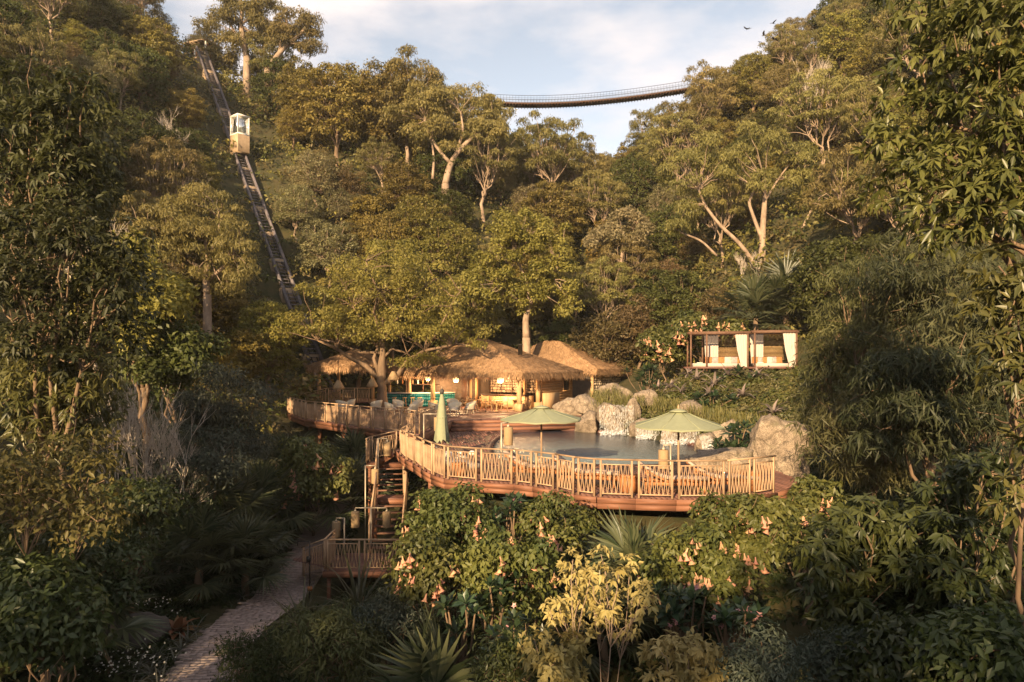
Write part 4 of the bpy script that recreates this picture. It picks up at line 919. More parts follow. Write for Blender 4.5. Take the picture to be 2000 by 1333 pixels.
for k in range(5): g = Geo(); q = a.lerp(b, k / 4); g.box((q.x, q.y + .1, 2.2), (.05, .05, 1.9)); child(g, 'bracket', M['darkwood'], sh)
ORD = 'first second third fourth fifth sixth seventh eighth ninth'.split()
rsB = np.random.RandomState(8)
def bottle(label, p, z, m, s=1.):
    t = obj('bottle', None) if 0 else None
    g = Geo(); g.lathe([(.04 * s, 0), (.045 * s, .18 * s), (.015 * s, .25 * s), (.015 * s, .33 * s)], 8); o = g.build('bottle', m, None); o.location = (p.x, p.y, z); tag(o, label, 'bottle', 'bottles and jars behind the counters')
for k in range(9): bottle(ORD[k] + ' small jar or bottle from the left on the dark shelf against the stone wall', a.lerp(b, (k + .5 + rsB.uniform(-.3, .3)) / 9), 2.77, M[['rust', 'white', 'cane', 'darkwood'][k % 4]])
vs = thing('dark_vase', 'big dark vase on counter with dried stems', 'vase', (*pt(1.9, 2.6).xy, ZF + 1.06)); g = Geo(); g.lathe([(.1, 0), (.24, .2), (.22, .4), (.09, .52)], 14); g.build('vase_body', M['metal'], vs)
g = Geo()
for k in range(9): e = rsB.normal(size=3) * .16; g.tube([(0, 0, .5), (e[0] * .5, e[1] * .5, .8), (e[0], e[1], 1.05)], .012, 4)
g.build('stems', M['rust'], vs)
def pendant(label, p, z, zt, r, lit=True):
    t = thing('pendant_lamp', label, 'lamp', (p.x, p.y, z), 0, 'woven pendant lamps in the hall')
    g = Geo(); g.lathe([(r * .3, r * .8), (r, .1), (r * .9, -r * .5), (r * .5, -r * .8)], 14); g.build('shade', M['glow'] if lit else M['lantern'], t)
    g = Geo(); g.tube([(0, 0, r * .8), (0, 0, zt - z)], .012, 4); g.build('cord', M['metal'], t)
    if lit:
        L = bpy.data.lights.new('pendant_bulb', 'POINT'); L.energy = 270; L.color = (1, .6, .28); L.shadow_soft_size = .2; lo = bpy.data.objects.new('pendant_bulb', L); C.objects.link(lo); lo.parent = t; lo.location = (0, 0, -r - .12)
pendant('lit woven pendant in front of the stone wall', pt(3.0, 1.6), 2.75, 4.4, .26)
pendant('lit woven pendant between bar and dining tables', pt(7.2, 1.6), 2.7, 4.4, .22)
pendant('lit woven pendant above the teal bar counter', pt(10.6, 2.2), 2.75, 4.2, .2)
# teal bar
br = thing('teal_bar', 'teal tiled bar counter with pale top behind the tree', 'bar counter', (-9, 52.3, ZF))
def barseg(a, b):
    a = Vector(a); b = Vector(b); d = (b - a).normalized(); nn = Vector((d.y, -d.x)); L = (b - a).length
    g = Geo(); g.bar((a.x, a.y, ZF + .5), (b.x, b.y, ZF + .5), .5, 1.0); child(g, 'counter_body', M['teal'], br)
    n = int(L / .16)
    g = Geo()
    for k in range(n):
        for r in range(4): q = a.lerp(b, (k + .5) / n) + nn * .255; g.box((q.x, q.y, ZF + .14 + r * .24), (L / n * .93, .02, .222), math.atan2(d.y, d.x), 0, rsB.random())
    child(g, 'tile', M['teal'], br, stuff=True)
    g = Geo(); g.bar((a.x, a.y, ZF + 1.04), (b.x, b.y, ZF + 1.04), .75, .07); child(g, 'counter_top', M['white'], br)
barseg((-10.2, 52.6), (-6.4, 52.3)); barseg((-6.3, 52.4), (-4.4, 54.2))
for k in range(8): bottle(ORD[k] + ' bottle from the left on the back shelf of the teal bar', Vector((-9.4 + k * .42, 54.6, 0)), 2.3, M[['white', 'rust', 'darkwood', 'cane'][k % 4]], 1.3)
bs = thing('bar_shelf', 'tall bottle shelf behind the teal bar', 'shelf', (-8, 54.8, ZF))
for z in (1.5, 2.26, 2.9): g = Geo(); g.box((-8, 54.7, z), (4.2, .35, .05)); child(g, 'board', M['darkwood'], bs)
for x in (-10.1, -8.7, -7.3, -5.9): g = Geo(); g.box((x, 54.8, 1.9), (.07, .3, 2.5)); child(g, 'upright', M['darkwood'], bs)
# bar pavilion
pv = thing('bar_pavilion', 'small open pavilion with thatched roof left of the big tree', 'pavilion', (-13, 53, 1.0))
up, vp = Vector((-1, .12, 0)).normalized(), Vector((.12, 1, 0)).normalized(); Cp = Vector((-10.3, 50.7, 0))
thatch_roof(pv, Cp, 5.5, 5.4, 3.8, 5.05, 2.5, 2.9, nst=9500, seed=3, thick=.32, u=up, v=vp)
for a, b in ((.5, .5), (4.8, .5), (4.9, 4.8), (.5, 4.8)): q = Cp + up * a + vp * b; column(pv, q.x, q.y, .7 if b < 1 else .9, 3.5, .14)
pf = [tuple((Cp + up * a + vp * b).xy) for a, b in ((-.2, -.1), (5.6, -.1), (5.6, 5.6), (-.2, 5.6))]
g = Geo(); boards(g, pf, None, 1.0, .145, .05, rsD, .1); child(g, 'floor_board', M['deck'], pv, stuff=True)
# back hall
bh = thing('back_hall', 'smaller thatched hall with rubble stone wall behind the main hall', 'building', (6, 57, .6))
C1 = Vector((6.9, 54.0, 0)); p1 = lambda a, b: C1 + U * a + Vv * b
thatch_roof(bh, C1, 11, 6.4, 3.55, 6.0, 5.6, 7.2, nst=9500, seed=4)
a, b = p1(.7, .6), p1(.7, 5.8); stone_wall(bh, a.xy, b.xy, .4, 3.3, 6, -1)
a, b = p1(.7, .6), p1(10, .6); board_wall(bh, a.xy, b.xy, .6, 3.3)
q = p1(.75, .55); column(bh, q.x, q.y, .6, 3.3, .14)
# ---------------------------------------------------------------- cabanas
def cabana(label, x, y, z, w, dep, h, fr=(.0, .36, .68, 1)):
    t = thing('cabana', label, 'cabana', (x, y, z), R(-10), 'curtained timber cabanas on the terrace')
    for sx in ((-w / 2, w / 2) if fr[0] == 0 else (-w / 2, -w / 2 + fr[0] * w, w / 2)):
        for sy in (0, dep): g = Geo(); g.box((sx, sy, h / 2), (.1, .1, h)); g.build('post', M['frame'], t)
    g = Geo()
    for sy in (0, dep): g.box((0, sy, h + .06), (w + .3, .1, .12))
    for sx in (-w / 2, w / 2): g.box((sx, dep / 2, h + .06), (.09, dep - .1, .12))
    g.build('roof_frame', M['frame'], t)
    for k in range(9): g = Geo(); g.box((0, .15 + k * (dep - .3) / 8, h + .15), (w + .2, .05, .06)); g.build('roof_batten', M['frame'], t)
    g = Geo(); g.box((-.1, dep / 2, .2), (w + .5, dep + .4, .12)); g.build('platform', M['deck'], t)
    g = Geo(); g.box((0, dep / 2 + .1, .38), (w - .3, dep - .3, .22)); g.build('mattress', M['fabric'], t)
    for k in range(20): g = Geo(); g.box((w * ((fr[1] + fr[3]) / 2 - .5), dep + .02, .75 + k * .085), (w * (fr[3] - fr[1]), .03, .034)); g.build('screen_slat', M['cane'], t)
    def curtain(x0, x1, yy, taper, m):
        n = 15; v = []; 
        for zz, q in ((h, 0), (h * .55, .35), (.2, 1)):
            for k in range(n): s = k / (n - 1); xx = x0 + (x1 - x0) * (s * (1 - taper * q) + (taper * q if taper > 0 else 0) * 1); v.append((xx, yy + .05 * math.sin(k * 2.1), zz))
        g = Geo(); g.add(v, [(i * n + k, i * n + k + 1, (i + 1) * n + k + 1, (i + 1) * n + k) for i in range(2) for k in range(n - 1)]); g.build('curtain', M['fabric'], t)
    curtain(w * (fr[0] + .02 - .5), w * (fr[1] - .5), dep * .85, .14, 0); curtain(w * (fr[2] - .5), w * .5, .06, .5, 0)
    cols = ['rust', 'pink', 'rust', 'fabric', 'pink', 'rust']
    for k in range(6):
        g = Geo(); rot = Matrix.Rotation(R(-20), 3, 'X'); n = 6; v = []
        for dy in (-1, 1):
            for i in range(n):
                for j in range(n):
                    aa, bb = i / (n - 1) * 2 - 1, j / (n - 1) * 2 - 1; pz = (1 - aa ** 4) * (1 - bb ** 4)
                    v.append(rot @ Vector((aa * .22, dy * (.015 + .09 * pz), bb * .22)))
        f = [(d_ * 36 + i * n + j, d_ * 36 + (i + 1) * n + j, d_ * 36 + (i + 1) * n + j + 1, d_ * 36 + i * n + j + 1) for d_ in (0, 1) for i in range(n - 1) for j in range(n - 1)]
        g.add(np.array(v) + np.array((w * (fr[0] - .5) + .3 + k * w * .115, dep * .62, .70)), f); c = g.build('cushion', M[cols[k]], None, True)
        c.location = t.location; c.rotation_euler = t.rotation_euler
        tag(c, ['rust', 'dusty pink', 'second rust', 'white', 'second pink', 'rightmost rust'][k] + ' cushion on the bed of the ' + ('left' if x < 14.8 else 'right') + ' cabana', 'cushion', 'cushions on the cabana beds')
    g = Geo(); g.box((-w * .33, .5, .52), (.35, .28, .04)); tr = g.build('tray', M['white'], None); tr.location = t.location; tr.rotation_euler = t.rotation_euler; tag(tr, 'white tray on the mattress of the ' + ('left' if x < 14.8 else 'right') + ' cabana', 'tray')
ZC = 3.72
cabana('left curtained timber cabana with slatted back screen', 13.2, 42.4, ZC - .25, 3.5, 2.5, 2.35, (.28, .56, .78, 1))
cabana('right curtained timber cabana nearer the weeping foliage', 16.55, 41.8, ZC - .25, 2.5, 2.4, 2.4)
# ---------------------------------------------------------------- funicular
tk = thing('funicular_track', 'steep twin-rail incline track climbing the left hillside', 'railway track', TB)
td = (TT - TB).normalized(); ts = Vector((td.y, -td.x, 0)).normalized(); tu = ts.cross(td)
B0 = TB - td * 3
for s in (-.6, .6):
    g = Geo(); g.bar(B0 + ts * s, TT + ts * s, .26, .32); child(g, 'rail', M['steel'], tk)
    g = Geo(); g.bar(B0 + ts * s + tu * .21, TT + ts * s + tu * .21, .2, .06); child(g, 'rail_head', M['steel'], tk)
n = int((TT - B0).length / .55); g = Geo(); g.box((0, 0, 0), (1.05, .1, .06)); SL = g.mesh('sleeper', M['steel']); Rm = Matrix((ts, td, tu)).transposed()
for k in range(n):
    p = B0 + td * (k + .5) * .55; o = obj('sleeper', SL, tk); o.location = p - TB - tu * .02; o.rotation_euler = Rm.to_euler()
g = Geo()
for s in (-.25, .25): g.bar(B0 + ts * s - tu * .02, TT + ts * s - tu * .02, .05, .07)
child(g, 'rack_rail', M['metal'], tk)
for k, q in enumerate((.06, .13, .2, .27, .34, .41, .47, .53, .6, .67, .74, .82, .9, .97)):
    p = TB.lerp(TT, q); zg = gz(p.x, p.y) - .6; g = Geo(); g.box((p.x, p.y, (zg + p.z - .2) / 2), (1.5, .9, max(.3, p.z - .2 - zg)), math.atan2(ts.y, ts.x)); child(g, 'concrete_pier', M['concrete'], tk)
cb = TB.lerp(TT, .568)
ca = thing('funicular_cabin', 'glass and timber cable cabin riding the incline track', 'cable car', cb + Vector((0, 0, .3)), math.atan2(ts.y, ts.x) + R(14), None, (.86, .9, 1.1))
w_, d_, h1, h2 = 1.75, 1.9, 1.75, 3.75
g = Geo(); z0 = -.15
g.box((0, 0, (z0 + h1) / 2), (w_, d_, h1 - z0)); g.build('timber_base', M['cabin'], ca)
for k in range(11): g = Geo(); g.box((-w_ / 2 + (k + .5) * w_ / 11, -d_ / 2 - .02, (z0 + h1) / 2), (w_ / 11 * .9, .035, h1 - z0 - .06)); g.build('cladding_board', M['cabin'], ca)
for sx in (-1, 1):
    for sy in (-1, 1): g = Geo(); g.box((sx * (w_ / 2 - .06), sy * (d_ / 2 - .06), (h1 + h2) / 2), (.12, .12, h2 - h1)); g.build('corner_post', M['white'], ca)
g = Geo(); g.box((0, 0, h2 + .04), (w_ + .1, d_ + .1, .12)); g.build('roof', M['white'], ca)
g = Geo(); g.box((0, 0, h1 + .03), (w_ + .08, d_ + .08, .1)); g.build('sill_band', M['white'], ca)
for a, s, c_ in ((0, (w_ - .24, .02, h2 - h1 - .2), (0, -d_ / 2 + .05, 0)), (0, (w_ - .24, .02, h2 - h1 - .2), (0, d_ / 2 - .05, 0)), (0, (.02, d_ - .24, h2 - h1 - .2), (-w_ / 2 + .05, 0, 0)), (0, (.02, d_ - .24, h2 - h1 - .2), (w_ / 2 - .05, 0, 0))):
    g = Geo(); g.box((c_[0], c_[1], (h1 + h2) / 2), s); g.build('glass_pane', M['glass'], ca)
g = Geo(); g.bar((0, .2, -.1), (0, -.6, -.6), 1.2, .2); g.build('bogie', M['metal'], ca)
stn = thing('summit_station', 'flat-roofed summit station above the rail track top', 'building', TT + Vector((-1.0, 3.0, -.6)), R(-20), None, .8)
g = Geo(); g.box((0, 0, 3.0), (5.2, 4.2, .22)); g.build('roof', M['concrete'], stn)
for k in range(7): g = Geo(); g.box((-2.4 + k * .8, -1.9, 2.82), (.1, .5, .12)); g.build('rafter', M['darkwood'], stn)
g = Geo(); g.box((0, .3, 1.45), (4.4, 2.8, 2.8)); g.build('wall', M['darkwood'], stn)
for x in (-.2, 2.3): g = Geo(); g.box((x, -1.85, .7 if x < 1 else 1.2), (.24, .24, 1.6 if x < 1 else 3.2)); g.build('column', M['white'], stn)
g = Geo(); g.box((0, -.4, -.6), (5, 3.6, 1.2)); g.build('platform', M['concrete'], stn)
# ---------------------------------------------------------------- suspension bridge
bg_ = thing('suspension_bridge', 'long rope footbridge hanging between the two ridges', 'bridge', at(1100, 203, 95))
ctl = [at(x, y, D) for x, y, D in ((790, 178, 95), (880, 194, 95), (960, 203, 95), (1050, 206.5, 95), (1150, 201, 95), (1230, 190.5, 95), (1310, 179, 95), (1430, 158, 95))]
xs = np.array([p.x for p in ctl]); zs = np.array([p.z for p in ctl]); pf_ = np.polyfit(xs, zs, 3)
N_ = 110; X_ = np.linspace(xs[0], xs[-1], N_); P_ = [Vector((x, 95 + .02 * (x - 5), float(np.polyval(pf_, x)))) for x in X_]
g = Geo(); g.box((0, 0, 0), (.46, 1.5, .12)); PK = g.mesh('bridge_plank', M['darkwood'])
for i in range(N_ - 1):
    m_ = (P_[i] + P_[i + 1]) / 2; o = obj('plank', PK, bg_); o.location = m_ - bg_.location; dd = P_[i + 1] - P_[i]; o.rotation_euler = (0, -math.atan2(dd.z, dd.x), 0)
for s in (-.72, .72):
    g = Geo(); g.tube([p + Vector((0, s, -.1)) for p in P_], .075, 6); child(g, 'deck_cable', M['darkwood'], bg_)
    for hh in (1.05, .7, .38): g = Geo(); g.tube([p + Vector((0, s, hh)) for p in P_], .028 if hh > 1 else .016, 4); child(g, 'hand_cable', M['metal'], bg_)
    g = Geo()
    for i in range(0, N_, 1): g.tube([P_[i] + Vector((0, s, -.1)), P_[i] + Vector((0, s, 1.05))], .018, 3, cap=False)
    child(g, 'hanger', M['metal'], bg_, stuff=True)
g = Geo()
for i in range(0, N_, 1): g.box(P_[i] + Vector((0, 0, -.22)), (.1, 1.6, .13))
child(g, 'cross_beam', M['darkwood'], bg_, stuff=True)
# ---------------------------------------------------------------- birds
def bird(label, px, py, D, s, yaw, flap):
    t = thing('bird', label, 'bird', at(px, py, D), yaw, 'birds over the ridge', s)
    g = Geo(); prof = [(.01, -.5), (.07, -.34), (.1, 0), (.075, .24), (.06, .36), (.012, .5)]; n = 8
    v = [(r * math.cos(k * .785), z, r * .8 * math.sin(k * .785)) for r, z in prof for k in range(n)]
    g.add(v, [(i * n + k, i * n + (k + 1) % n, (i + 1) * n + (k + 1) % n, (i + 1) * n + k) for i in range(5) for k in range(n)])
    g.add([(-.02, -.42, 0), (.02, -.42, 0), (.12, -.72, .02), (-.12, -.72, .02)], [(0, 1, 2, 3)]); g.build('body', M['metal'], t, True)
    for q in (-1, 1):
        g = Geo(); a, b = flap; v = [(0, .2, .04), (0, -.2, .04), (q * .5, .28, .04 + a), (q * .5, -.12, .04 + a), (q * 1.0, .02, .04 + b), (q * .95, -.16, .04 + b)]
        v += [(p[0], p[1], p[2] - .02) for p in v]
        g.add(v, [(0, 2, 3, 1), (2, 4, 5, 3), (6, 7, 9, 8), (8, 9, 11, 10), (0, 6, 8, 2), (2, 8, 10, 4), (1, 3, 9, 7), (3, 5, 11, 9), (4, 10, 11, 5)]); g.build('wing', M['metal'], t)
for px, py, s, yaw, fl, lb in ((1460, 57, .55, .3, (.1, .3), 'tiny dark bird leftmost above the right ridge'), (1492, 70, .6, 1.2, (.3, .5), 'dark bird with raised wings at the middle of the flock'), (1512, 77, .65, .6, (.25, -.1), 'dark bird wheeling lowest of the flock beside the ridge'),
        (1510, 46, .5, 2, (.2, .4), 'small bird highest of the flock near the ridge'), (1484, 83, .3, .4, (.2, .1), 'faint far bird under the flock'), (1262, 247, .6, .9, (.3, .55), 'lone dark bird under the hanging bridge')):
    bird(lb, px, py, 80, s, yaw, fl)
# ---------------------------------------------------------------- rocks and waterfalls
import bmesh
ICO = {}
for k_ in (4, 5):
    bm = bmesh.new(); bmesh.ops.create_icosphere(bm, subdivisions=k_, radius=1); bm.verts.ensure_lookup_table()
    ICO[k_] = (np.array([v.co for v in bm.verts]), np.array([[v.index for v in f.verts] for f in bm.faces])); bm.free()
def rock(label, c, hs, rz=0, seed=1, m='rock', name='boulder', group='sandstone boulders around the pool', cuts=9):
    rs = np.random.RandomState(seed); ICV, ICF = ICO[5 if hs[0] > 1.2 else 4]; v = ICV.copy(); v = np.sign(v) * np.abs(v) ** .82
    for _ in range(cuts):
        n = nrm(rs.normal(size=3)); d = rs.uniform(.62, .92); q = np.maximum(v @ n - d, 0); v -= q[:, None] * n * .92
    off = rs.uniform(0, 50, 3)
    dsp = np.array([noise.noise(Vector(p * 1.6 + off)) * .16 + noise.noise(Vector(p * 4.2 + off)) * .07 + noise.noise(Vector(p * 10 + off)) * .045 + noise.noise(Vector(p * 24 + off)) * .022 for p in v])
    v = v * (1 + dsp)[:, None] * np.array(hs)
    g = Geo(); g.add(v, ICF); o = g.build(name, M[m], None, True); o.location = c; o.rotation_euler = (0, 0, rz); return tag(o, label, 'rock', group)
for i, (lb, c, hs, rz) in enumerate((
    ('square-topped sandstone block under the left main waterfall', (5.95, 38.9, .65), (1.1, .85, 1.2), .3), ('tilted tan boulder at water edge left of the main waterfall', (4.5, 39.4, .3), (.85, .8, .8), .8),
    ('wedge boulder stacked above the tilted one by the main waterfall', (4.7, 41.3, 1.3), (1.0, .8, .75), .2), ('broad pale boulder against the hall right corner', (4.1, 43.3, 1.1), (1.45, .7, .8), -.2),
    ('low flat sandstone at the right end of the deck steps', (3.7, 41.0, .3), (.95, .5, .4), .1), ('low block with the second small waterfall', (7.25, 36.6, .15), (.85, .7, .72), .4),
    ('wide wet block behind the right open umbrella', (8.75, 34.2, .3), (1.45, .8, 1.05), .5), ('pale ledge stone above the second waterfall amid plants', (8.1, 39.8, 1.75), (.9, .55, .6), .2),
    ('pale stone high on the planted bank below the bank flowers', (6.6, 42.6, 2.1), (1.1, .5, .6), -.3), ('rounded stone under the hanging grass right of the umbrella', (10.3, 31.4, .4), (.85, .75, .95), .3),
    ('huge pale boulder rising at the right end of the deck', (10.45, 26.4, .25), (1.5, 1.25, 1.55), .2), ('flat-topped cream boulder lying at the pool edge by the loungers', (8.0, 24.9, .22), (1.3, .95, .66), -.1),
    ('narrow upright stone between the two main waterfalls', (7.0, 38.4, .9), (.45, .5, 1.0), .1), ('sandstone ledge higher behind the wide wet block', (9.9, 36.4, 1.3), (1.1, .6, .6), .5))):
    rock(lb, c, hs, rz, 40 + i)
rock('dark mossy boulder lying in the shaded garden at lower left', (-11.3, 19.4, gz(-11.3, 19.4) + .15), (1.15, .8, .62), .1, 71, 'greyrock', group='dark garden boulders', cuts=4)
rock('small grey stone at the near end of the path', (-7.3, 16.9, gz(-7.3, 16.9) + .05), (.45, .4, .25), .4, 72, 'greyrock', group='dark garden boulders', cuts=5)
def waterfall(label, a, b, zt, zb, n, seed, fwd=.18):
    rs = np.random.RandomState(seed); a = np.array(a); b = np.array(b); t = thing('waterfall', label, 'waterfall', ((a[0] + b[0]) / 2, (a[1] + b[1]) / 2, zb), 0, 'waterfalls over the pool rocks')
    o = np.array(t.location); s = rs.random(n); q = rs.random(n); z = zt + (zb - zt) * q; d = nrm(b - a); nn = np.array((d[1], -d[0])); nn = nn if nn[1] < 0 else -nn
    xy = a + (b - a) * s[:, None] + nn * (fwd * q[:, None] ** .7 + rs.uniform(-.05, .06, (n, 1))); pos = np.c_[xy, z] - o
    ax = np.c_[rs.normal(0, .06, (n, 2)), -np.ones(n)]; g = Geo(); leaf(g, pos, ax, np.tile(np.r_[nn, .1], (n, 1)) + rs.normal(size=(n, 3)) * .3, rs.uniform(.05, .26, n) * (.5 + .6 * rs.random(n)), rs.uniform(.006, .022, n), rs.random(n)); g.build('water_strands', M['foam'], t)['kind'] = 'stuff'
    k = int(n * .55); s = rs.random(k); r = np.abs(rs.normal(0, .32, k)); xy = a + (b - a) * s[:, None] + nn * (fwd + r - .1)[:, None]; pos = np.c_[xy, -.08 + np.abs(rs.normal(0, .16, k)) * np.exp(-r * 1.5)] - o
    g = Geo(); leaf(g, pos, rs.normal(size=(k, 3)) * (1, 1, .5), np.tile((0., -.3, 1.), (k, 1)) + rs.normal(size=(k, 3)) * .5, rs.uniform(.04, .17, k), rs.uniform(.03, .11, k), rs.random(k)); g.build('splash', M['foam'], t)['kind'] = 'stuff'
waterfall('broad main waterfall over the square-topped block', (4.95, 37.75), (6.9, 37.75), 1.62, -.1, 1500, 1)
waterfall('small second waterfall left of the right umbrella', (6.6, 35.65), (7.9, 35.75), .72, -.1, 900, 2)
waterfall('wide waterfall sheet behind the right umbrella pole', (7.4, 33.3), (9.4, 33.5), 1.12, -.1, 1400, 3)
waterfall('short arching waterfall beside the flat cream boulder', (8.3, 29.6), (8.9, 29.9), 1.0 * .75, -.1, 800, 4, .35)
rock('dark wet spout stone behind the short arching waterfall', (8.95, 30.5, .1), (.6, .5, .62), .2, 77)
# ---------------------------------------------------------------- path
PC = [(-8.7, 37.5), (-8.8, 33), (-8.7, 30), (-8.3, 26.4), (-8.4, 23.5), (-8.55, 21.2), (-8.3, 18.8), (-7.9, 16.6), (-7.4, 14), (-7, 11)]
def catm(P, k=14):
    P = [Vector(p) for p in P]; out = []
    for i in range(len(P) - 1):
        a, b, c, d = P[max(i - 1, 0)], P[i], P[i + 1], P[min(i + 2, len(P) - 1)]
        for j in range(k):
            t = j / k; out.append(.5 * ((2 * b) + (c - a) * t + (2 * a - 5 * b + 4 * c - d) * t * t + (3 * b - a - 3 * c + d) * t ** 3))
    return out + [P[-1]]
pc = catm(PC); hw = .85
def build_path():
    L, Rr = [], []
    for i, p in enumerate(pc):
        d = (pc[min(i + 1, len(pc) - 1)] - pc[max(i - 1, 0)]).normalized(); s = Vector((d.y, -d.x)); L.append(p - s * hw); Rr.append(p + s * hw)
    g = Geo(); n = len(pc); v = []
    for q in (L, Rr): z = ground(np.array([p.x for p in q]), np.array([p.y for p in q])) + .09; v += [(p.x, p.y, zz) for p, zz in zip(q, z)]
    g.add(v, [(i, i + 1, n + i + 1, n + i) for i in range(n - 1)]); pth = tag(g.build('path', M['paver']), 'curving stone-paved garden path', None, None, 'structure')
    rs = np.random.RandomState(6); g = Geo(); d = 0
    cum = [0]
    for i in range(n - 1): cum.append(cum[-1] + (pc[i + 1] - pc[i]).length)
    x = 0
    X_, Y_, A_, Wd = [], [], [], []
    while x < cum[-1] - .1:
        i = min(np.searchsorted(cum, x), n - 2); p = pc[i]; dd = (pc[i + 1] - p).normalized(); s = Vector((dd.y, -dd.x)); y = -hw + rs.uniform(0, .15)
        while y < hw - .1:
            w = rs.uniform(.14, .34); q = p + s * (y + w / 2) + dd * rs.uniform(-.02, .02); X_.append(q.x); Y_.append(q.y); A_.append(math.atan2(s.y, s.x) + rs.uniform(-.08, .08)); Wd.append(w); y += w + .006
        x += .118
    Z_ = ground(np.array(X_), np.array(Y_)) + .10
    for a, b, c, an, w in zip(X_, Y_, Z_, A_, Wd): g.box((a, b, c + rs.uniform(-.008, .008)), (w, .11, .05), an, 0, rs.random())
    o = g.build('paving_stone', M['paver'], pth); o['kind'] = 'stuff'
build_path()
# ---------------------------------------------------------------- near trees
def ctree(name, label, cat, clumps, base, lm, bark, r0, forkf=.45, style='whorl', Rc=.6, n=24, nl=7, L=.28, Wd=.085, droop=.4, seed=1, limbs=5, group=None, fork=None, near=True, twig=1, crook=.12, flat=.75, thin=.010, late=4, reach=.8):
    rs = np.random.RandomState(seed); bz = gz(*base); o = np.array((base[0], base[1], bz)); c = np.array([tuple(p) for p in clumps]) - o
    t = thing(name, label, cat, tuple(o), 0, group); fk = fork if fork is not None else (c[:, 0].mean() * .25, c[:, 1].mean() * .25, c[:, 2].mean() * forkf)
    g = Geo(); skeleton(g, rs, c, (0, 0, -.4), fk, r0, limbs, thin=thin, twig=twig, Rr=Rc, crook=crook, late=late, reach=reach); g.build('trunk', M[bark], t, True)
    Rr = Rc * rs.uniform(.75, 1.25, len(c)); g = Geo()
    if style == 'whorl':
        K = len(c); idx = np.repeat(np.arange(K), n); d = nrm(rs.normal(size=(K * n, 3)) + np.array((0, 0, .25))); tips = c[idx] + d * (Rr[idx] * rs.uniform(.35, 1, K * n) ** .6)[:, None] * np.array((1, 1, flat))
        tk = np.clip(rs.random(K)[idx] * .5 + rs.random(K * n) * .5, 0, 1); whorl_leaves(g, rs, tips, d + np.array((0, 0, .15)), nl, L, Wd, droop, near, tk=tk)
    else: clump_leaves(g, rs, c, Rr, n, L, Wd, droop, flat, near, below=-.7)
    g.build('crown', LM[lm], t); return t
def blob(rs, cx, cy, rx, ry, D, dj, k, edge=.35):
    out = []
    for _ in range(k):
        a = rs.uniform(0, 6.283); r = rs.uniform(edge, 1) ** .7 if rs.random() < .7 else rs.uniform(0, .6); out.append(at(cx + math.cos(a) * rx * r, cy + math.sin(a) * ry * r, D + rs.uniform(-dj, dj)))
    return out
rs = np.random.RandomState(12)
cl_ = [at(*p) for p in ((1990, 40, 9), (1915, 40, 9.5), (1850, 75, 10), (1950, 120, 9.2), (1880, 150, 9.7), (1800, 130, 10.4), (1990, 190, 9), (1750, 205, 10.8), (1820, 215, 10.2), (1900, 235, 9.6), (1960, 275, 9.1), (1735, 270, 10.6), (1795, 300, 10.2), (1860, 310, 9.8), (1925, 345, 9.4), (1990, 345, 9),
      (1765, 360, 10.2), (1815, 400, 9.9), (1870, 395, 9.6), (1840, 440, 9.6), (1945, 410, 9.2), (1990, 10, 9.4), (1940, -30, 9.6), (1870, -20, 10), (1800, 40, 10.6), (2050, 100, 9), (2060, 250, 8.8), (2060, 380, 8.8), (1780, -40, 10.6))]
ctree('mango_tree', 'big glossy-leaved tree overhanging the top right corner on a bare bough', 'tree', cl_, (9.6, 10.5), 'mango', 'bark', .2, style='whorl', Rc=.55, n=34, nl=7, L=.21, Wd=.062, droop=.7, seed=3, fork=(-.6, -1.2, 9.0), limbs=6, twig=1)
cl_ = [at(*p) for p in ((1950, 520, 8.4), (1990, 560, 8.2), (1935, 590, 8.5), (1990, 640, 8.1), (1960, 690, 8.2), (1995, 740, 8), (2040, 600, 8), (2050, 700, 8), (2030, 850, 8), (1992, 960, 8.4))]
ctree('mango_tree', 'yellow-lit glossy sprays reaching in from the right edge below the bare bough', 'tree', cl_, (7.6, 9.4), 'mango', 'bark', .09, style='whorl', Rc=.4, n=26, nl=7, L=.19, Wd=.056, droop=.65, seed=4, limbs=4, twig=2)
cl_ = blob(rs, 1765, 1110, 190, 165, 13, 1.3, 64); ctree('lush_tree', 'dense dark green drooping-leaf tree at lower right', 'tree', cl_, (7.6, 13.4), 'lush', 'bark', .13, style='whorl', Rc=.55, n=22, nl=7, L=.27, Wd=.075, droop=.6, seed=5, limbs=6)
cl_ = blob(rs, 1930, 1060, 110, 200, 11.5, 1, 34); ctree('lush_tree', 'dark leafy tree with orange old leaves at the right edge, lower down', 'tree', cl_, (8.6, 11.5), 'lush', 'bark', .12, style='whorl', Rc=.5, n=20, nl=7, L=.25, Wd=.07, droop=.6, seed=6, limbs=5)
for i, (cx_, cy_, rx, ry, D, k, lb) in enumerate(((1680, 640, 85, 125, 27, 44, 'weeping fine-leaved tree right behind the cabanas'), (1810, 590, 130, 140, 22, 60, 'weeping fine-leaved tree under the big bare bough'), (1700, 850, 95, 120, 21.5, 48, 'weeping fine-leaved tree beside the huge pale boulder'), (1830, 800, 150, 130, 18, 60, 'weeping fine-leaved tree above the dense dark drooping-leaf tree'), (1940, 660, 120, 160, 19, 44, 'weeping fine-leaved tree deep behind the right-edge glossy sprays'), (1615, 735, 45, 85, 29, 20, 'small weeping tree between the right cabana and the huge boulder'))):
    c_ = at(cx_, cy_, D); ctree('weeping_tree', lb, 'tree', blob(rs, cx_, cy_, rx, ry, D, 2.2, int(k * .85)), (c_.x + .6, D + .8), 'finelight' if i in (0, 2, 5) else 'fine', 'bark', .16, style='c', Rc=.85, n=300, L=.34, Wd=.04, droop=.75, flat=.5, seed=30 + i, limbs=6, near=False, group='weeping fine-leaved trees on the right slope', twig=2)
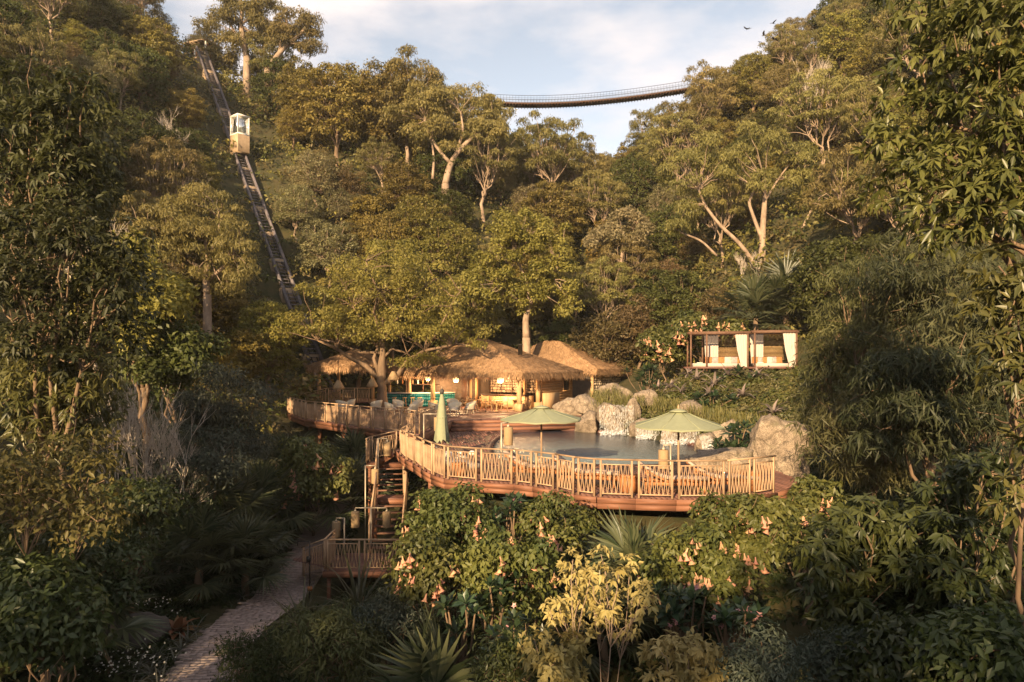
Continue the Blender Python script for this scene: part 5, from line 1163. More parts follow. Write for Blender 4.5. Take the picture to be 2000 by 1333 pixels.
cl_ = blob(rs, 90, 330, 150, 190, 21, 2, 60) ; ctree('dark_leaf_tree', 'tall dark leafy tree filling the left edge, upper half', 'tree', cl_, (-15.5, 21.5), 'darkolive', 'bark', .26, style='whorl', Rc=.95, n=46, nl=6, L=.26, Wd=.085, droop=.5, seed=7, limbs=7)
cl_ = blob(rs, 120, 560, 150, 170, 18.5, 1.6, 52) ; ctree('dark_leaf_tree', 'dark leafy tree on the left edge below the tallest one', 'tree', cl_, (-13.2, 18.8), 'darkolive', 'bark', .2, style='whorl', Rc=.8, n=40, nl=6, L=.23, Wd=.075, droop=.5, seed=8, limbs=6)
cl_ = blob(rs, 95, 760, 120, 120, 19.5, 1.4, 46) ; ctree('bamboo_leaf_tree', 'golden-lit drooping-leaf tree on the left edge, mid height', 'tree', cl_, (-14.5, 20.2), 'mango', 'bark', .13, style='whorl', Rc=.78, n=34, nl=6, L=.3, Wd=.065, droop=.8, seed=9, limbs=6, twig=2)
cl_ = blob(rs, 110, 960, 150, 95, 12.5, 1.0, 36) ; ctree('yellowing_tree', 'small-leaved yellowing tree on the left edge above the dark boulder', 'tree', cl_, (-9.3, 13), 'yellowdark', 'bark', .05, limbs=3, style='c', Rc=.55, n=95, L=.14, Wd=.06, droop=.4, seed=10)
cl_ = blob(rs, 265, 575, 90, 95, 31, 2.0, 40); ctree('brown_scrub_tree', 'brownish rounded tree right of the dark left-edge trees', 'tree', cl_, (-17.3, 31.5), 'olive', 'bark', .2, style='c', Rc=1.0, n=330, L=.27, Wd=.14, droop=.3, seed=13, near=False)
cl_ = blob(rs, 440, 810, 85, 110, 28, 1.6, 44); ctree('grey_shrub_tree', 'grey-green feathery shrub left below the upper deck', 'tree', cl_, (-12.2, 28.5), 'grey', 'bark', .11, style='c', Rc=.75, n=330, L=.2, Wd=.05, droop=.5, seed=14, near=False)
cl_ = blob(rs, 330, 690, 90, 80, 31, 1.6, 34); ctree('evergreen_tree', 'dark evergreen just behind the bleached bare tree', 'tree', cl_, (-15.8, 31.5), 'dark', 'bark', .14, style='c', Rc=.9, n=300, L=.26, Wd=.14, droop=.3, seed=15, near=False)
cl_ = blob(rs, 400, 900, 80, 60, 25, 1.2, 26); ctree('grey_shrub_tree', 'low grey-green shrub at the foot of the bleached bare tree', 'shrub', cl_, (-11.8, 25.3), 'grey', 'bark', .08, style='c', Rc=.65, n=260, L=.17, Wd=.06, droop=.4, seed=16, near=False)
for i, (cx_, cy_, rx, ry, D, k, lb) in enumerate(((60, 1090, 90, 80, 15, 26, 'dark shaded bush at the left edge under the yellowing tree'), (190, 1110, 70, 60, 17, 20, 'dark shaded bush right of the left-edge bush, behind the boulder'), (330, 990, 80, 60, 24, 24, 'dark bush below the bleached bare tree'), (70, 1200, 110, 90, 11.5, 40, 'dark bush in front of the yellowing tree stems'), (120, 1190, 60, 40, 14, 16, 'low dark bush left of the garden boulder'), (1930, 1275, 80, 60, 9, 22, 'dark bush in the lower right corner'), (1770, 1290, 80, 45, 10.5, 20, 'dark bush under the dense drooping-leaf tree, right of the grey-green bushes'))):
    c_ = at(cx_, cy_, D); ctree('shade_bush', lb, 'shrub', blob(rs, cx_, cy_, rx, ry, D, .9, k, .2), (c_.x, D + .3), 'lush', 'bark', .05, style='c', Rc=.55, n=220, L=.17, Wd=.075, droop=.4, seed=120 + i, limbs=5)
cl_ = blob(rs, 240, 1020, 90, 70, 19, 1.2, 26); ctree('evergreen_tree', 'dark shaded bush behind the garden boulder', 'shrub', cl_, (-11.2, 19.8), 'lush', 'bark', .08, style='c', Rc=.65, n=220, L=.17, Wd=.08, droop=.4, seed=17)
# saplings
cl_ = blob(rs, 1165, 1165, 110, 95, 11.5, .8, 40, .2); ctree('yellow_sapling', 'pale yellow-leaved sapling with thin bare stems in the centre foreground', 'tree', cl_, (1.35, 11.5), 'yellow', 'palebark', .035, style='whorl', Rc=.25, n=9, nl=6, L=.13, Wd=.055, droop=.55, seed=18, limbs=5, fork=(0, 0, .5), crook=.07, thin=.007, late=5, twig=0)
cl_ = blob(rs, 1345, 1300, 75, 60, 10.5, .6, 26, .2); ctree('yellow_sapling', 'lower yellow-leaved sapling right of the tall one, at the bottom edge', 'tree', cl_, (2.75, 10.5), 'yellow', 'palebark', .03, style='whorl', Rc=.28, n=16, nl=6, L=.14, Wd=.06, droop=.55, seed=19, limbs=4, crook=.06, thin=.007, late=5, twig=0)
cl_ = blob(rs, 1085, 1275, 50, 70, 11, .5, 16, .2); ctree('yellow_sapling', 'small yellow-leaved sapling left of the tall sapling stems', 'tree', cl_, (.75, 11), 'yellow', 'palebark', .025, style='whorl', Rc=.28, n=15, nl=6, L=.14, Wd=.06, droop=.55, seed=20, limbs=3, crook=.06, thin=.007, late=5, twig=0)
# feathery shrubs of the foreground
for i, (cx_, cy_, rx, ry, D, k, lm, lb) in enumerate(((650, 1255, 95, 75, 14, 34, 'wattle', 'feathery olive shrub in the foreground right of the path'), (760, 1215, 60, 45, 15, 18, 'grey', 'grey-green feathery shrub below the lowest stair landing'), (1480, 1300, 60, 50, 10.5, 20, 'grey', 'dark grey-green small-leaved bush at the bottom edge, right of the saplings'), (1640, 1290, 75, 55, 11, 24, 'grey', 'grey-green small-leaved bush at the bottom edge under the dense dark tree'), (500, 1290, 75, 55, 15.5, 24, 'cover', 'dark low rounded bush hugging the near path bend'), (1000, 1300, 70, 40, 12, 18, 'lush', 'dark bush at the bottom edge left of the small sapling'))):
    c_ = at(cx_, cy_, D); ctree('feathery_shrub', lb, 'shrub', blob(rs, cx_, cy_, rx, ry, D, .8, k, .2), (c_.x, D), lm, 'bark', .05, style='c', Rc=.42, n=260, L=.11 if lm != 'wattle' else .15, Wd=.03, droop=.5, seed=50 + i, limbs=5, near=False)
bare(0, (-13.2, 24, gz(-13.2, 24)), 1.32, 0, 'bleached leafless tree standing in the left mid garden')
bare(1, (-12.3, 24.3, gz(-12.3, 24.3)), 1.1, 2, 'smaller bleached leafless tree leaning right of the taller bare one')
for i, (px, D, sc, lb) in enumerate(((185, 36, 1.25, 'pale leafless tree by the dark left-edge trees on the upper slope'), (330, 66, .95, 'pale leafless tree on slope left of the cabin, upper one'), (350, 60, .9, 'pale leafless tree on slope left of the cabin, lower one'), (1590, 78, 1.15, 'large pale leafless tree high on the right ridge'), (1450, 63, .55, 'pinkish leafless thicket beside the pale gum above the cabanas'), (1480, 62, .5, 'small leafless tree at the pale gum foot'))):
    x = (px - 1000) / FPX * D; bare(i, (x, D, gz(x, D)), sc * (1.4 if i < 4 else 1), i * 1.7, lb)
# ---------------------------------------------------------------- trees that stand out on the slopes
def feature(name, label, D, base, limbs, blobs, lm, bark, Rc, n, L, Wd, droop, seed, flat=.65):
    rs = np.random.RandomState(seed); b = at(*base, D); gzb = gz(b.x, D); t = thing(name, label, 'tree', (b.x, D, min(gzb, b.z))); o = np.array(t.location)
    P = lambda x, y, d=0: np.array(at(x, y, D + d)) - o
    g = Geo(); ends = []
    for *pts, r in limbs:
        q = np.array([P(*p) for p in pts]); k = len(q); m = np.linspace(0, k - 1, 3 * k); qi = np.array([np.interp(m, np.arange(k), q[:, a]) for a in range(3)]).T
        qi[1:-1] = (qi[:-2] + qi[1:-1] * 2 + qi[2:]) / 4; g.tube(qi, np.linspace(r, r * .42, len(qi)), 7); ends += [q[i] for i in range(max(1, k // 2), k)]
    g.tube(np.array([np.array((0, 0, -.8)), P(*base)]), [limbs[0][-1] * 1.3, limbs[0][-1] * 1.02], 8)
    c = np.array([P(cx + math.cos(a) * rx * rr, cy + math.sin(a) * ry * rr, dy) for cx, cy, rx, ry, k in blobs for a, rr, dy in zip(rs.uniform(0, 6.28, k), rs.uniform(.1, 1, k) ** .6, rs.uniform(-2.2, 2.2, k))]); ends = np.array(ends)
    for q in c:
        e = ends[np.argmin(((ends - q) ** 2).sum(1))]; g.tube(wob(rs, bez(e, (e + q) / 2 + np.array((0, 0, .3)), q, 5), .1), np.linspace(.06, .015, 5), 4, cap=False)
    g.build('trunk', M[bark], t, True); g = Geo(); clump_leaves(g, rs, c, Rc * rs.uniform(.7, 1.3, len(c)), n, L, Wd, droop, flat, False, below=-.6); g.build('crown', LM[lm], t)
feature('gum_tree', 'tall pale gum with writhing bare limbs above the cabanas', 64, (1490, 575), [((1490, 575), (1488, 510), (1490, 440), (1494, 390), (1492, 350), .42), ((1489, 470), (1470, 420), (1462, 395), (1475, 370), (1492, 350), .2), ((1492, 560), (1530, 520), (1556, 480), (1570, 440), (1590, 400), .26), ((1488, 540), (1450, 480), (1405, 440), (1375, 400), (1365, 370), .24), ((1400, 500), (1370, 470), (1330, 455), (1320, 448), .13), ((1556, 480), (1600, 450), (1640, 430), (1670, 400), .14), ((1490, 400), (1520, 350), (1550, 310), .14)],
        [(1370, 340, 75, 45, 24), (1500, 320, 105, 45, 30), (1600, 370, 85, 55, 24), (1340, 420, 50, 40, 12), (1650, 430, 55, 45, 14), (1440, 275, 85, 35, 18)], 'gum', 'palebark', .95, 210, .40, .09, .8, 301)
feature('gum_tree', 'leaning pink-trunked gum at the left end of the bridge', 81, (870, 360), [((870, 360), (878, 325), (892, 300), (925, 265), (965, 240), .45), ((880, 320), (850, 285), (838, 260), (830, 235), .25), ((892, 300), (905, 255), (900, 220), .22), ((845, 350), (848, 310), (842, 270), .2)],
        [(820, 225, 60, 50, 18), (900, 205, 75, 40, 22), (955, 235, 45, 35, 14), (860, 265, 60, 30, 12), (840, 175, 45, 25, 8)], 'gum', 'palebark', 1.1, 230, .46, .11, .7, 302)
feature('broadleaf_tree', 'broad golden-green tree with forked trunk right behind the chimney', 57, (1028, 660), [((1028, 660), (1026, 625), (1034, 595), (1048, 568), (1052, 540), .34), ((1030, 610), (1015, 590), (995, 572), (985, 560), .17), ((1034, 595), (1030, 550), (1010, 510), .17), ((1048, 568), (1075, 545), (1090, 520), .14)],
        [(1020, 520, 95, 65, 66), (1030, 450, 75, 45, 38), (960, 560, 50, 40, 20), (1090, 570, 40, 45, 18), (1010, 590, 40, 20, 7)], 'olive', 'palebark', .72, 190, .25, .14, .25, 303, .75)
feature('gum_tree', 'grey-leaved gum with twisted limbs left of the rail track', 45, (405, 575), [((405, 575), (402, 540), (408, 505), (400, 470), .26), ((403, 550), (440, 520), (455, 490), (470, 470), .15), ((402, 530), (360, 505), (340, 480), .14), ((408, 505), (425, 460), (430, 430), .12)],
        [(400, 420, 95, 55, 34), (450, 480, 55, 40, 16), (340, 460, 50, 45, 14), (380, 500, 60, 25, 8), (360, 545, 60, 28, 9), (455, 545, 45, 28, 7), (300, 500, 40, 35, 8)], 'gum', 'palebark', .75, 220, .30, .06, .8, 304)
feature('gum_tree', 'tall gum with twin stems right of the summit station', 94, (482, 112), [((482, 112), (476, 80), (470, 50), (474, 20), (468, -10), .45), ((476, 80), (455, 60), (445, 30), .2), ((470, 50), (500, 25), (510, 0), .2)],
        [(470, 10, 45, 40, 20), (430, 50, 38, 32, 13), (510, 20, 40, 40, 16), (490, 65, 48, 34, 16), (440, 95, 40, 25, 9), (530, 75, 38, 32, 11)], 'gum', 'palebark', 1.2, 230, .5, .12, .7, 305)
feature('gum_tree', 'gum with one long bare limb on the ridge near the station', 92, (522, 138), [((522, 138), (545, 105), (562, 88), (585, 70), (600, 50), .4), ((545, 105), (550, 75), (562, 50), .2), ((562, 88), (580, 85), (600, 80), .14)],
        [(575, 50, 45, 30, 18), (605, 75, 30, 25, 10), (545, 60, 30, 25, 8)], 'gum', 'palebark', 1.1, 230, .5, .12, .7, 306)
feature('silver_leaf_tree', 'pale silvery tree catching the sun above the back hall', 68, (1215, 545), [((1215, 545), (1212, 515), (1216, 490), (1222, 465), .24), ((1213, 515), (1190, 490), (1180, 470), .13), ((1216, 495), (1240, 470), (1250, 450), .12)], [(1220, 435, 40, 25, 16), (1190, 475, 40, 25, 14), (1245, 460, 30, 25, 8)], 'silver', 'palebark', .8, 220, .3, .13, .05, 307)
# ---------------------------------------------------------------- big deck tree
def hero():
    rs = np.random.RandomState(77); D = 49.3; b = at(745, 797, D); t = thing('deck_tree', 'big spreading shade tree growing through the upper deck', 'tree', (b.x, b.y, .6)); o = np.array((b.x, b.y, .6))
    P = lambda px, py, d=0: np.array(at(px, py, D + d)) - o
    g = Geo(); tr = [P(747, 805), P(746, 770), P(745, 740), P(745, 715), P(748, 690), P(745, 660), P(748, 620)]; g.tube(np.array(tr), [.50, .37, .34, .30, .22, .16, .08], 10)
    g.tube(np.array([P(747, 806), P(747, 797)]), [.62, .46], 10)
    limbs = [((742, 742), (715, 715), (685, 700), (655, 680, -1), (620, 665, -2), .17), ((740, 730), (730, 700), (738, 680), (720, 650, 1), (690, 600, 2), .13), ((752, 748), (775, 735), (795, 705), (830, 685, -1), (880, 675, -2), .18), ((795, 705), (845, 690, 0), (890, 672, -1), (920, 676, -1), (945, 690, -1.5), .09),
             ((748, 700), (765, 682), (795, 690, 1), (815, 712, 1), (835, 720, 1), .09), ((746, 690), (700, 688), (660, 670, 1), (610, 660, 2), (575, 662, 2), .1), ((746, 670), (770, 630), (800, 590, 1), (830, 560, 1), (850, 545, 1), .12), ((746, 660), (730, 610), (740, 570, -1), (720, 530, -1), (715, 510, -1), .1), ((830, 685, -1), (860, 640, -2), (880, 600, -2), (890, 580, -2), (900, 570, -2), .09)]
    ends = []
    for *pts, r in limbs:
        q = np.array([P(*p) for p in pts]); g.tube(q, np.linspace(r * 1.25, r * .45, 5), 7); ends += [q[2], q[3], q[4]]
    c = []
    for (cx, cy, rx, ry, k) in ((745, 590, 175, 76, 84), (640, 635, 80, 36, 16), (850, 632, 80, 34, 18), (750, 530, 115, 45, 34), (790, 715, 20, 12, 2), (830, 705, 35, 15, 5), (570, 640, 40, 25, 6), (930, 660, 40, 18, 5)):
        for _ in range(k): a = rs.uniform(0, 6.28); rr = rs.uniform(.1, 1) ** .6; c.append(P(cx + math.cos(a) * rx * rr, cy + math.sin(a) * ry * rr, rs.uniform(-4, 4)))
    c = np.array(c); ends = np.array(ends)
    for q in c:
        e = ends[np.argmin(((ends - q) ** 2).sum(1))]; g.tube(wob(rs, bez(e, (e + q) / 2 + (0, 0, .3), q, 5), .08), np.linspace(.045, .012, 5), 4, cap=False)
    g.build('trunk', M['bark'], t, True)
    g = Geo(); clump_leaves(g, rs, c, .85 * rs.uniform(.7, 1.3, len(c)), 170, .22, .09, .45, .62, False, below=-.6); g.build('crown', LM['olive'], t)
    return D
hero()
for i, (px, py, D, lb) in enumerate(((768, 731, 49, 'woven basket lamp hung right of the deck tree trunk'), (727, 745, 48.5, 'woven basket lamp hung just left of the deck tree trunk'), (661, 749, 47, 'woven basket lamp hung far left by the pavilion column'))):
    p = at(px, py + 12, D); t = thing('basket_lamp', lb, 'lamp', p, 0, 'woven basket lamps hanging from the deck tree')
    g = Geo(); g.lathe([(.30, 0), (.44, .08), (.30, .35), (.17, .58), (.1, .66)], 14); g.build('basket_shade', M['lantern'], t); g = Geo(); g.tube([(0, 0, .64), (0, 0, 2.1)], .018, 4); g.build('cord', M['darkwood'], t)
# ---------------------------------------------------------------- palms, flax, flowers
def frond_mesh(seed, Lp=.9, fr=.85, nb=26):
    rs = np.random.RandomState(seed); g = Geo(); hub = np.array((Lp, 0, .12)); g.tube(bez(np.zeros(3), np.array((Lp * .5, 0, .16)), hub, 5), np.linspace(.022, .012, 5), 4, t=.4)
    th = np.linspace(-2.1, 2.1, nb) + rs.normal(0, .03, nb); ax = np.c_[np.cos(th), np.sin(th), .18 - .1 * np.abs(np.sin(th))]
    leaf(g, np.tile(hub, (nb, 1)), ax, np.tile((0., 0., 1.), (nb, 1)) + rs.normal(size=(nb, 3)) * .25, fr * (1 - .18 * np.abs(th) / 2.1) * rs.uniform(.9, 1.08, nb), .075, np.clip(rs.random(nb), 0, 1), True, droop=.22)
    return g.mesh('frond', LM['palm'])
FR = [frond_mesh(1), frond_mesh(2, 1.0, .8, 24), frond_mesh(3, .8, .95, 28)]
def palm(label, x, y, sc, nf=18, trunk=.6, seed=1, z=None, group='fan palms of the garden'):
    rs = np.random.RandomState(seed); t = thing('fan_palm', label, 'palm', (x, y, gz(x, y) if z is None else z), rs.uniform(0, 6), group, sc)
    g = Geo(); g.tube([(0, 0, -.4), (.03, 0, trunk * .5), (0, .02, trunk)], [.11, .1, .08], 8); g.build('trunk', M['bark'], t)
    for k in range(nf):
        o = obj('frond', FR[k % 3], t); el = R(82 - 100 * (k / nf) ** .8 + rs.uniform(-8, 8)); o.location = (0, 0, trunk - .1 + .1 * (1 - k / nf)); o.rotation_euler = (rs.uniform(-.3, .3), -el, k * 2.4 + rs.uniform(-.2, .2)); o.scale = (rs.uniform(.8, 1.2),) * 3
for i, (px, py, D, sc, nf, lb) in enumerate(((430, 1040, 21.5, 1.45, 22, 'largest fan palm of the dark clump left of the path'), (510, 1020, 22.5, 1.25, 18, 'fan palm on the right of the dark clump, catching light'), (390, 1110, 19.5, 1.2, 18, 'low fan palm at the front of the dark clump'), (480, 1110, 20.5, 1.05, 16, 'small fan palm nearest the path in the dark clump'), (690, 925, 30, 1.35, 18, 'bright fan palm left of the middle stair flight'), (690, 985, 28.5, 1.2, 18, 'lower fan palm beside the path below the stairs'),
        (850, 1250, 12.5, 1.35, 20, 'fan palm with long blades at the bottom centre-left'), (930, 1310, 11.5, 1.15, 16, 'fan palm cut by the bottom edge left of the saplings'), (770, 1325, 11.5, 1.1, 16, 'fan palm at the bottom edge by the feathery shrubs'), (1235, 1065, 17, 1.05, 16, 'pale fan palm behind the tall yellow sapling'), (1180, 1095, 16, .95, 14, 'darker fan palm left of the pale one under the deck'), (560, 850, 33, 1.3, 16, 'spiky fan palm under the upper deck left end'), (600, 870, 33, 1.0, 14, 'small fan palm under the upper deck rail'),
        (1475, 605, 48, 2.0, 18, 'fan palm rising behind the gap between cabanas'), (1535, 595, 48, 2.1, 18, 'fan palm rising behind the right cabana'), (120, 1240, 13, 1.1, 16, 'dark fan palm in the lower left corner'), (60, 1170, 14, 1.1, 16, 'dark fan palm at the left edge above the corner one'), (1260, 1290, 11, .8, 12, 'small fan palm between the two right saplings'))):
    p = at(px, py, D)
    if 880 < py < 1045 or px < 600 and py > 880:
        for D2 in np.arange(D + 8, max(9.5, D - 7), -.25):
            p2 = at(px, py, D2)
            if p2.z > gz(p2.x, D2) + .9 * sc: break
        p, D = p2, D2; sc *= 1.2
    zg = gz(p.x, D); tr = min(1.4, max(.3, (p.z - zg) / sc)); palm(lb, p.x, D, sc, nf + 4, tr, 100 + i)
def blade_mesh(seed, L=1.5, w=.06, bend=.25, key='flax'):
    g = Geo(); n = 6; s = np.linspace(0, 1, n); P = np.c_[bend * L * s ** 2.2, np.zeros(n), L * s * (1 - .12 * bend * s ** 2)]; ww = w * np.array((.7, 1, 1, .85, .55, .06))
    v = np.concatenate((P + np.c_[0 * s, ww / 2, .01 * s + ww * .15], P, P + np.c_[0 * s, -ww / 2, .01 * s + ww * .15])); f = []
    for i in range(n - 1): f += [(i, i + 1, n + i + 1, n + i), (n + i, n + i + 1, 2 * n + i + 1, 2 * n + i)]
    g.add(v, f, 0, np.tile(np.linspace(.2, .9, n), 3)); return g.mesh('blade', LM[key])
BLF = [blade_mesh(1), blade_mesh(2, 1.3, .055, .45), blade_mesh(3, 1.6, .065, .1)]; BLL = [blade_mesh(4, .55, .035, .7, 'liri'), blade_mesh(5, .5, .035, 1.0, 'liri')]; BLB = [blade_mesh(6, .45, .09, .5, 'brom'), blade_mesh(7, .4, .08, .8, 'brom')]; BLZ = [blade_mesh(8, .5, .2, .5, 'bronze'), blade_mesh(9, .45, .18, .8, 'bronze')]
def spiky(name, label, cat, x, y, sc, n, ms, tilt, group, seed=1, z=None):
    rs = np.random.RandomState(seed); t = thing(name, label, cat, (x, y, (gz(x, y) if z is None else z) + .02), rs.uniform(0, 6), group, sc)
    for k in range(n): o = obj('blade', ms[k % len(ms)], t); o.rotation_euler = (rs.uniform(-.1, .1), R(tilt) * (k / n) ** .7 * rs.uniform(.8, 1.2), k * 2.4 + rs.uniform(-.3, .3)); o.scale = (rs.uniform(.8, 1.2),) * 3
for i, (px, py, D, sc, n, lb) in enumerate(((700, 1185, 21, 1.25, 34, 'large flax plant with stiff blades below the lowest landing'), (590, 1215, 20.5, 1.0, 28, 'flax plant beside the thin dark path light'), (1510, 1165, 14, 1.3, 26, 'dark flax plant left of the dense dark drooping-leaf tree'), (1250, 705, 42, .9, 22, 'flax with straw blades between thatched hall and planted bank'), (1560, 1215, 12, 1.0, 20, 'low dark flax at the foot of the dense dark tree'))):
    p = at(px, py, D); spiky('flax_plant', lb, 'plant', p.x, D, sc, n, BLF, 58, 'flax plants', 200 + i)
LI = [(-9.6, 20.2), (-9.5, 19.5), (-9.4, 18.9), (-9.75, 18.3), (-9.2, 18.1), (-9.5, 17.5), (-9.05, 17.2), (-8.9, 16.7), (-9.9, 17.6), (-9.7, 24.6), (-9.8, 25.4), (-9.75, 26.2), (-9.6, 23.6), (-7.4, 27.8), (-7.2, 28.6), (-7.5, 28.3), (-9.4, 16.4)]
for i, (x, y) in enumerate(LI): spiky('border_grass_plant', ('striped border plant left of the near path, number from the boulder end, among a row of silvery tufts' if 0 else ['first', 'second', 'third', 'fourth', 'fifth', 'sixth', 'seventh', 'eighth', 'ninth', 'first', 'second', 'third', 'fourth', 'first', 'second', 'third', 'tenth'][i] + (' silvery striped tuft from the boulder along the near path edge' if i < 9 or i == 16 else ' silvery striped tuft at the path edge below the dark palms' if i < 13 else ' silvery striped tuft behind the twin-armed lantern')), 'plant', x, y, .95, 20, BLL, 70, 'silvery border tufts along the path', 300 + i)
spiky('bronze_leaf_plant', 'bronze broad-leaved plant in front of the dark palm clump', 'plant', *at(345, 1170, 20).xy, 1.15, 26, BLZ, 75, None, 331)
spiky('croton_bush', 'yellow-leaved croton at the bottom left edge', 'plant', *at(5, 1290, 16.5).xy, 1.5, 34, [blade_mesh(10, .34, .10, .3, 'yellowdark'), blade_mesh(11, .3, .09, .6, 'yellow')], 60, None, 332)
BR = [(1205, 735, 42.5), (1235, 722, 42.8), (1262, 748, 41.5), (1250, 770, 40.5), (1212, 758, 41.8), (1285, 735, 42), (1310, 752, 41), (1360, 755, 40.5), (1395, 765, 39), (1385, 780, 38), (1420, 750, 40), (1510, 770, 34), (1330, 775, 39.5), (1450, 775, 37), (1480, 745, 39.5), (1345, 728, 41.8)]
orow = ['first', 'second', 'third', 'fourth', 'fifth', 'sixth', 'seventh', 'eighth', 'ninth', 'tenth', 'eleventh', 'twelfth', 'thirteenth', 'fourteenth', 'fifteenth', 'sixteenth']
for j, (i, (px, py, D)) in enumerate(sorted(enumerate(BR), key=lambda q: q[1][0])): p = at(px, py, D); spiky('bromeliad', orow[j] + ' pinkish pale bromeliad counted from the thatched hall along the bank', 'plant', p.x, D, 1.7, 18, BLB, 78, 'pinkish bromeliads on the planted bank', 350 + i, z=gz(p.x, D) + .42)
# trumpet flowers
g = Geo(); g.lathe([(.018, 0), (.022, -.05), (.03, -.12), (.065, -.19), (.10, -.215)], 10); TRU = g.mesh('flower', LM['trumpet'])
def trumpet_bush(label, cx, cy, rx, ry, D, k, nfl, seed, dj=1.0, Rc=.46, L=.15, fs=1.):
    rs = np.random.RandomState(seed); cl = blob(rs, cx, cy, rx, ry, D, dj, k, .3); c0 = at(cx, cy, D)
    t = ctree('trumpet_flower_bush', label, 'shrub', cl, (c0.x, D), 'bloom', 'bark', .06, style='c', Rc=Rc, n=int(230), L=L, Wd=L * .52, droop=.45, seed=seed, limbs=6, group='peach trumpet-flower bushes')
    o = np.array(t.location); 
    for j in range(int(nfl * 3)):
        if j % 4 == 0: ci_ = rs.randint(len(cl)); a0 = rs.uniform(-3.0, -.1)
        q = np.array(cl[ci_]) - o; a = a0 + rs.normal() * .25; q = q + np.array((math.cos(a) * Rc * .8, -abs(math.sin(a)) * Rc * .95, rs.uniform(-.3, .35) * Rc)); f = obj('flower', TRU, t); f.location = q; f.rotation_euler = (rs.uniform(-.5, .3), rs.uniform(-.5, .5), 0); f.scale = (fs * .72 * rs.uniform(.8, 1.25),) * 3
trumpet_bush('sunlit trumpet-flower bush right beside the stairs', 880, 1035, 80, 75, 17.5, 36, 30, 61)
trumpet_bush('lower sunlit trumpet-flower bush with drooping blooms left of frangipani', 830, 1115, 60, 55, 16, 20, 18, 62)
trumpet_bush('trumpet-flower bush under the deck centre, right of frangipani', 1080, 1030, 60, 50, 17.5, 22, 20, 63)
trumpet_bush('dark trumpet-flower bush in the centre above the palm blades', 1000, 1120, 90, 70, 15.5, 30, 14, 64)
trumpet_bush('large trumpet-flower bush under the right end of the deck', 1450, 1030, 100, 65, 16, 36, 34, 65)
trumpet_bush('trumpet-flower bush lower right of the pale fan palm', 1350, 1110, 85, 60, 15, 28, 26, 66)
trumpet_bush('trumpet-flower bush left of the stairs beyond the path', 610, 920, 70, 55, 30, 34, 30, 67, 1.2, .65, .2, 1.5)
trumpet_bush('trumpet-flower bush left below the upper deck end', 535, 955, 55, 45, 30, 20, 12, 68, 1.0, .6, .2, 1.5)
trumpet_bush('trumpet-flower bush overhanging the left cabana', 1370, 640, 70, 28, 47, 24, 44, 69, 1.2, .8, .32, 2.0)
trumpet_bush('trumpet-flower bush between back hall and cabanas', 1295, 665, 40, 32, 46.5, 18, 28, 70, 1.2, .8, .32, 2.0)
trumpet_bush('trumpet-flower bush below the huge pale boulder', 1570, 985, 50, 45, 17.5, 14, 9, 71)
# frangipani rosettes
def rosette_mesh(seed, n=11, L=.34):
    rs = np.random.RandomState(seed); g = Geo(); a = np.arange(n) * 2.4; el = np.linspace(1.2, .05, n); ax = np.c_[np.cos(a) * np.cos(el), np.sin(a) * np.cos(el), np.sin(el)]
    leaf(g, ax * .03, ax, np.c_[-ax[:, 0] * .3, -ax[:, 1] * .3, np.ones(n)], L * rs.uniform(.8, 1.15, n), L * .34, np.clip(rs.random(n), 0, 1), True, droop=.22, fold=.12); return g.mesh('leaf_rosette', LM['frangi'])
ROS = [rosette_mesh(1), rosette_mesh(2, 10, .38)]
g = Geo(); a = np.arange(5) * 1.2566; ax = np.c_[np.cos(a), np.sin(a), .25 + 0 * a]; leaf(g, ax * .005, ax, np.tile((0, 0, 1.), (5, 1)), .07, .05, np.array((.2, .5, .8, .4, .6)), True); PKF = g.mesh('flower', LM['pinkflower'])
def frangipani(label, cx, cy, rx, ry, D, k, nfl, seed, sc=1.):
    rs = np.random.RandomState(seed); c0 = at(cx, cy, D); bz = gz(c0.x, D); o = np.array((c0.x, D, bz)); t = thing('frangipani', label, 'shrub', tuple(o), 0, 'frangipani shrubs'); g = Geo(); pts = [np.array(p) - o for p in blob(rs, cx, cy, rx, ry, D, .7, k, .1)]
    mp_ = np.mean(pts, 0); hub = np.array((mp_[0] * .5, mp_[1] * .5, max(.15, min(q[2] for q in pts) - .7))); g.tube(bez(np.array((0, 0, -.3)), hub * .5, hub, 5), np.linspace(.07, .05, 5), 6)
    for p in pts: g.tube(wob(rs, bez(hub, hub + (p - hub) * (.6, .6, .35), p, 5), .03), np.linspace(.035, .018, 5), 5, cap=False)
    g.build('stems', M['bark'], t)
    for i, p in enumerate(pts):
        r = obj('leaf_rosette', ROS[i % 2], t); r.location = p; r.rotation_euler = (rs.uniform(-.2, .6), rs.uniform(-.4, .4), rs.uniform(0, 6)); r.scale = (sc * rs.uniform(.85, 1.2),) * 3
    for j in range(nfl):
        p = pts[j % max(1, min(3, len(pts)))]; f = obj('flower', PKF, t); f.location = p + rs.normal(size=3) * .09 + np.array((0, -.08, .12)); f.rotation_euler = (rs.uniform(.3, 1.2), rs.uniform(-.5, .5), rs.uniform(0, 6)); f.scale = (sc * rs.uniform(.8, 1.3),) * 3
frangipani('frangipani with dark paddle leaves under the deck centre', 995, 995, 50, 40, 17.5, 16, 10, 81)
frangipani('frangipani in deep shade beneath the dark trumpet bush', 965, 1160, 60, 50, 14.5, 16, 12, 82)
frangipani('frangipani with pink flowers right of the tall sapling', 1330, 1190, 70, 45, 13.5, 20, 14, 83)
frangipani('frangipani with pink flower heads at the foot of the right flax', 1430, 1215, 60, 40, 12.5, 18, 14, 84)
frangipani('frangipani at the bottom edge left of the saplings', 1010, 1255, 60, 45, 12.5, 14, 4, 85)
frangipani('frangipani in shade left of the tall sapling', 900, 1200, 60, 45, 14, 12, 0, 86)
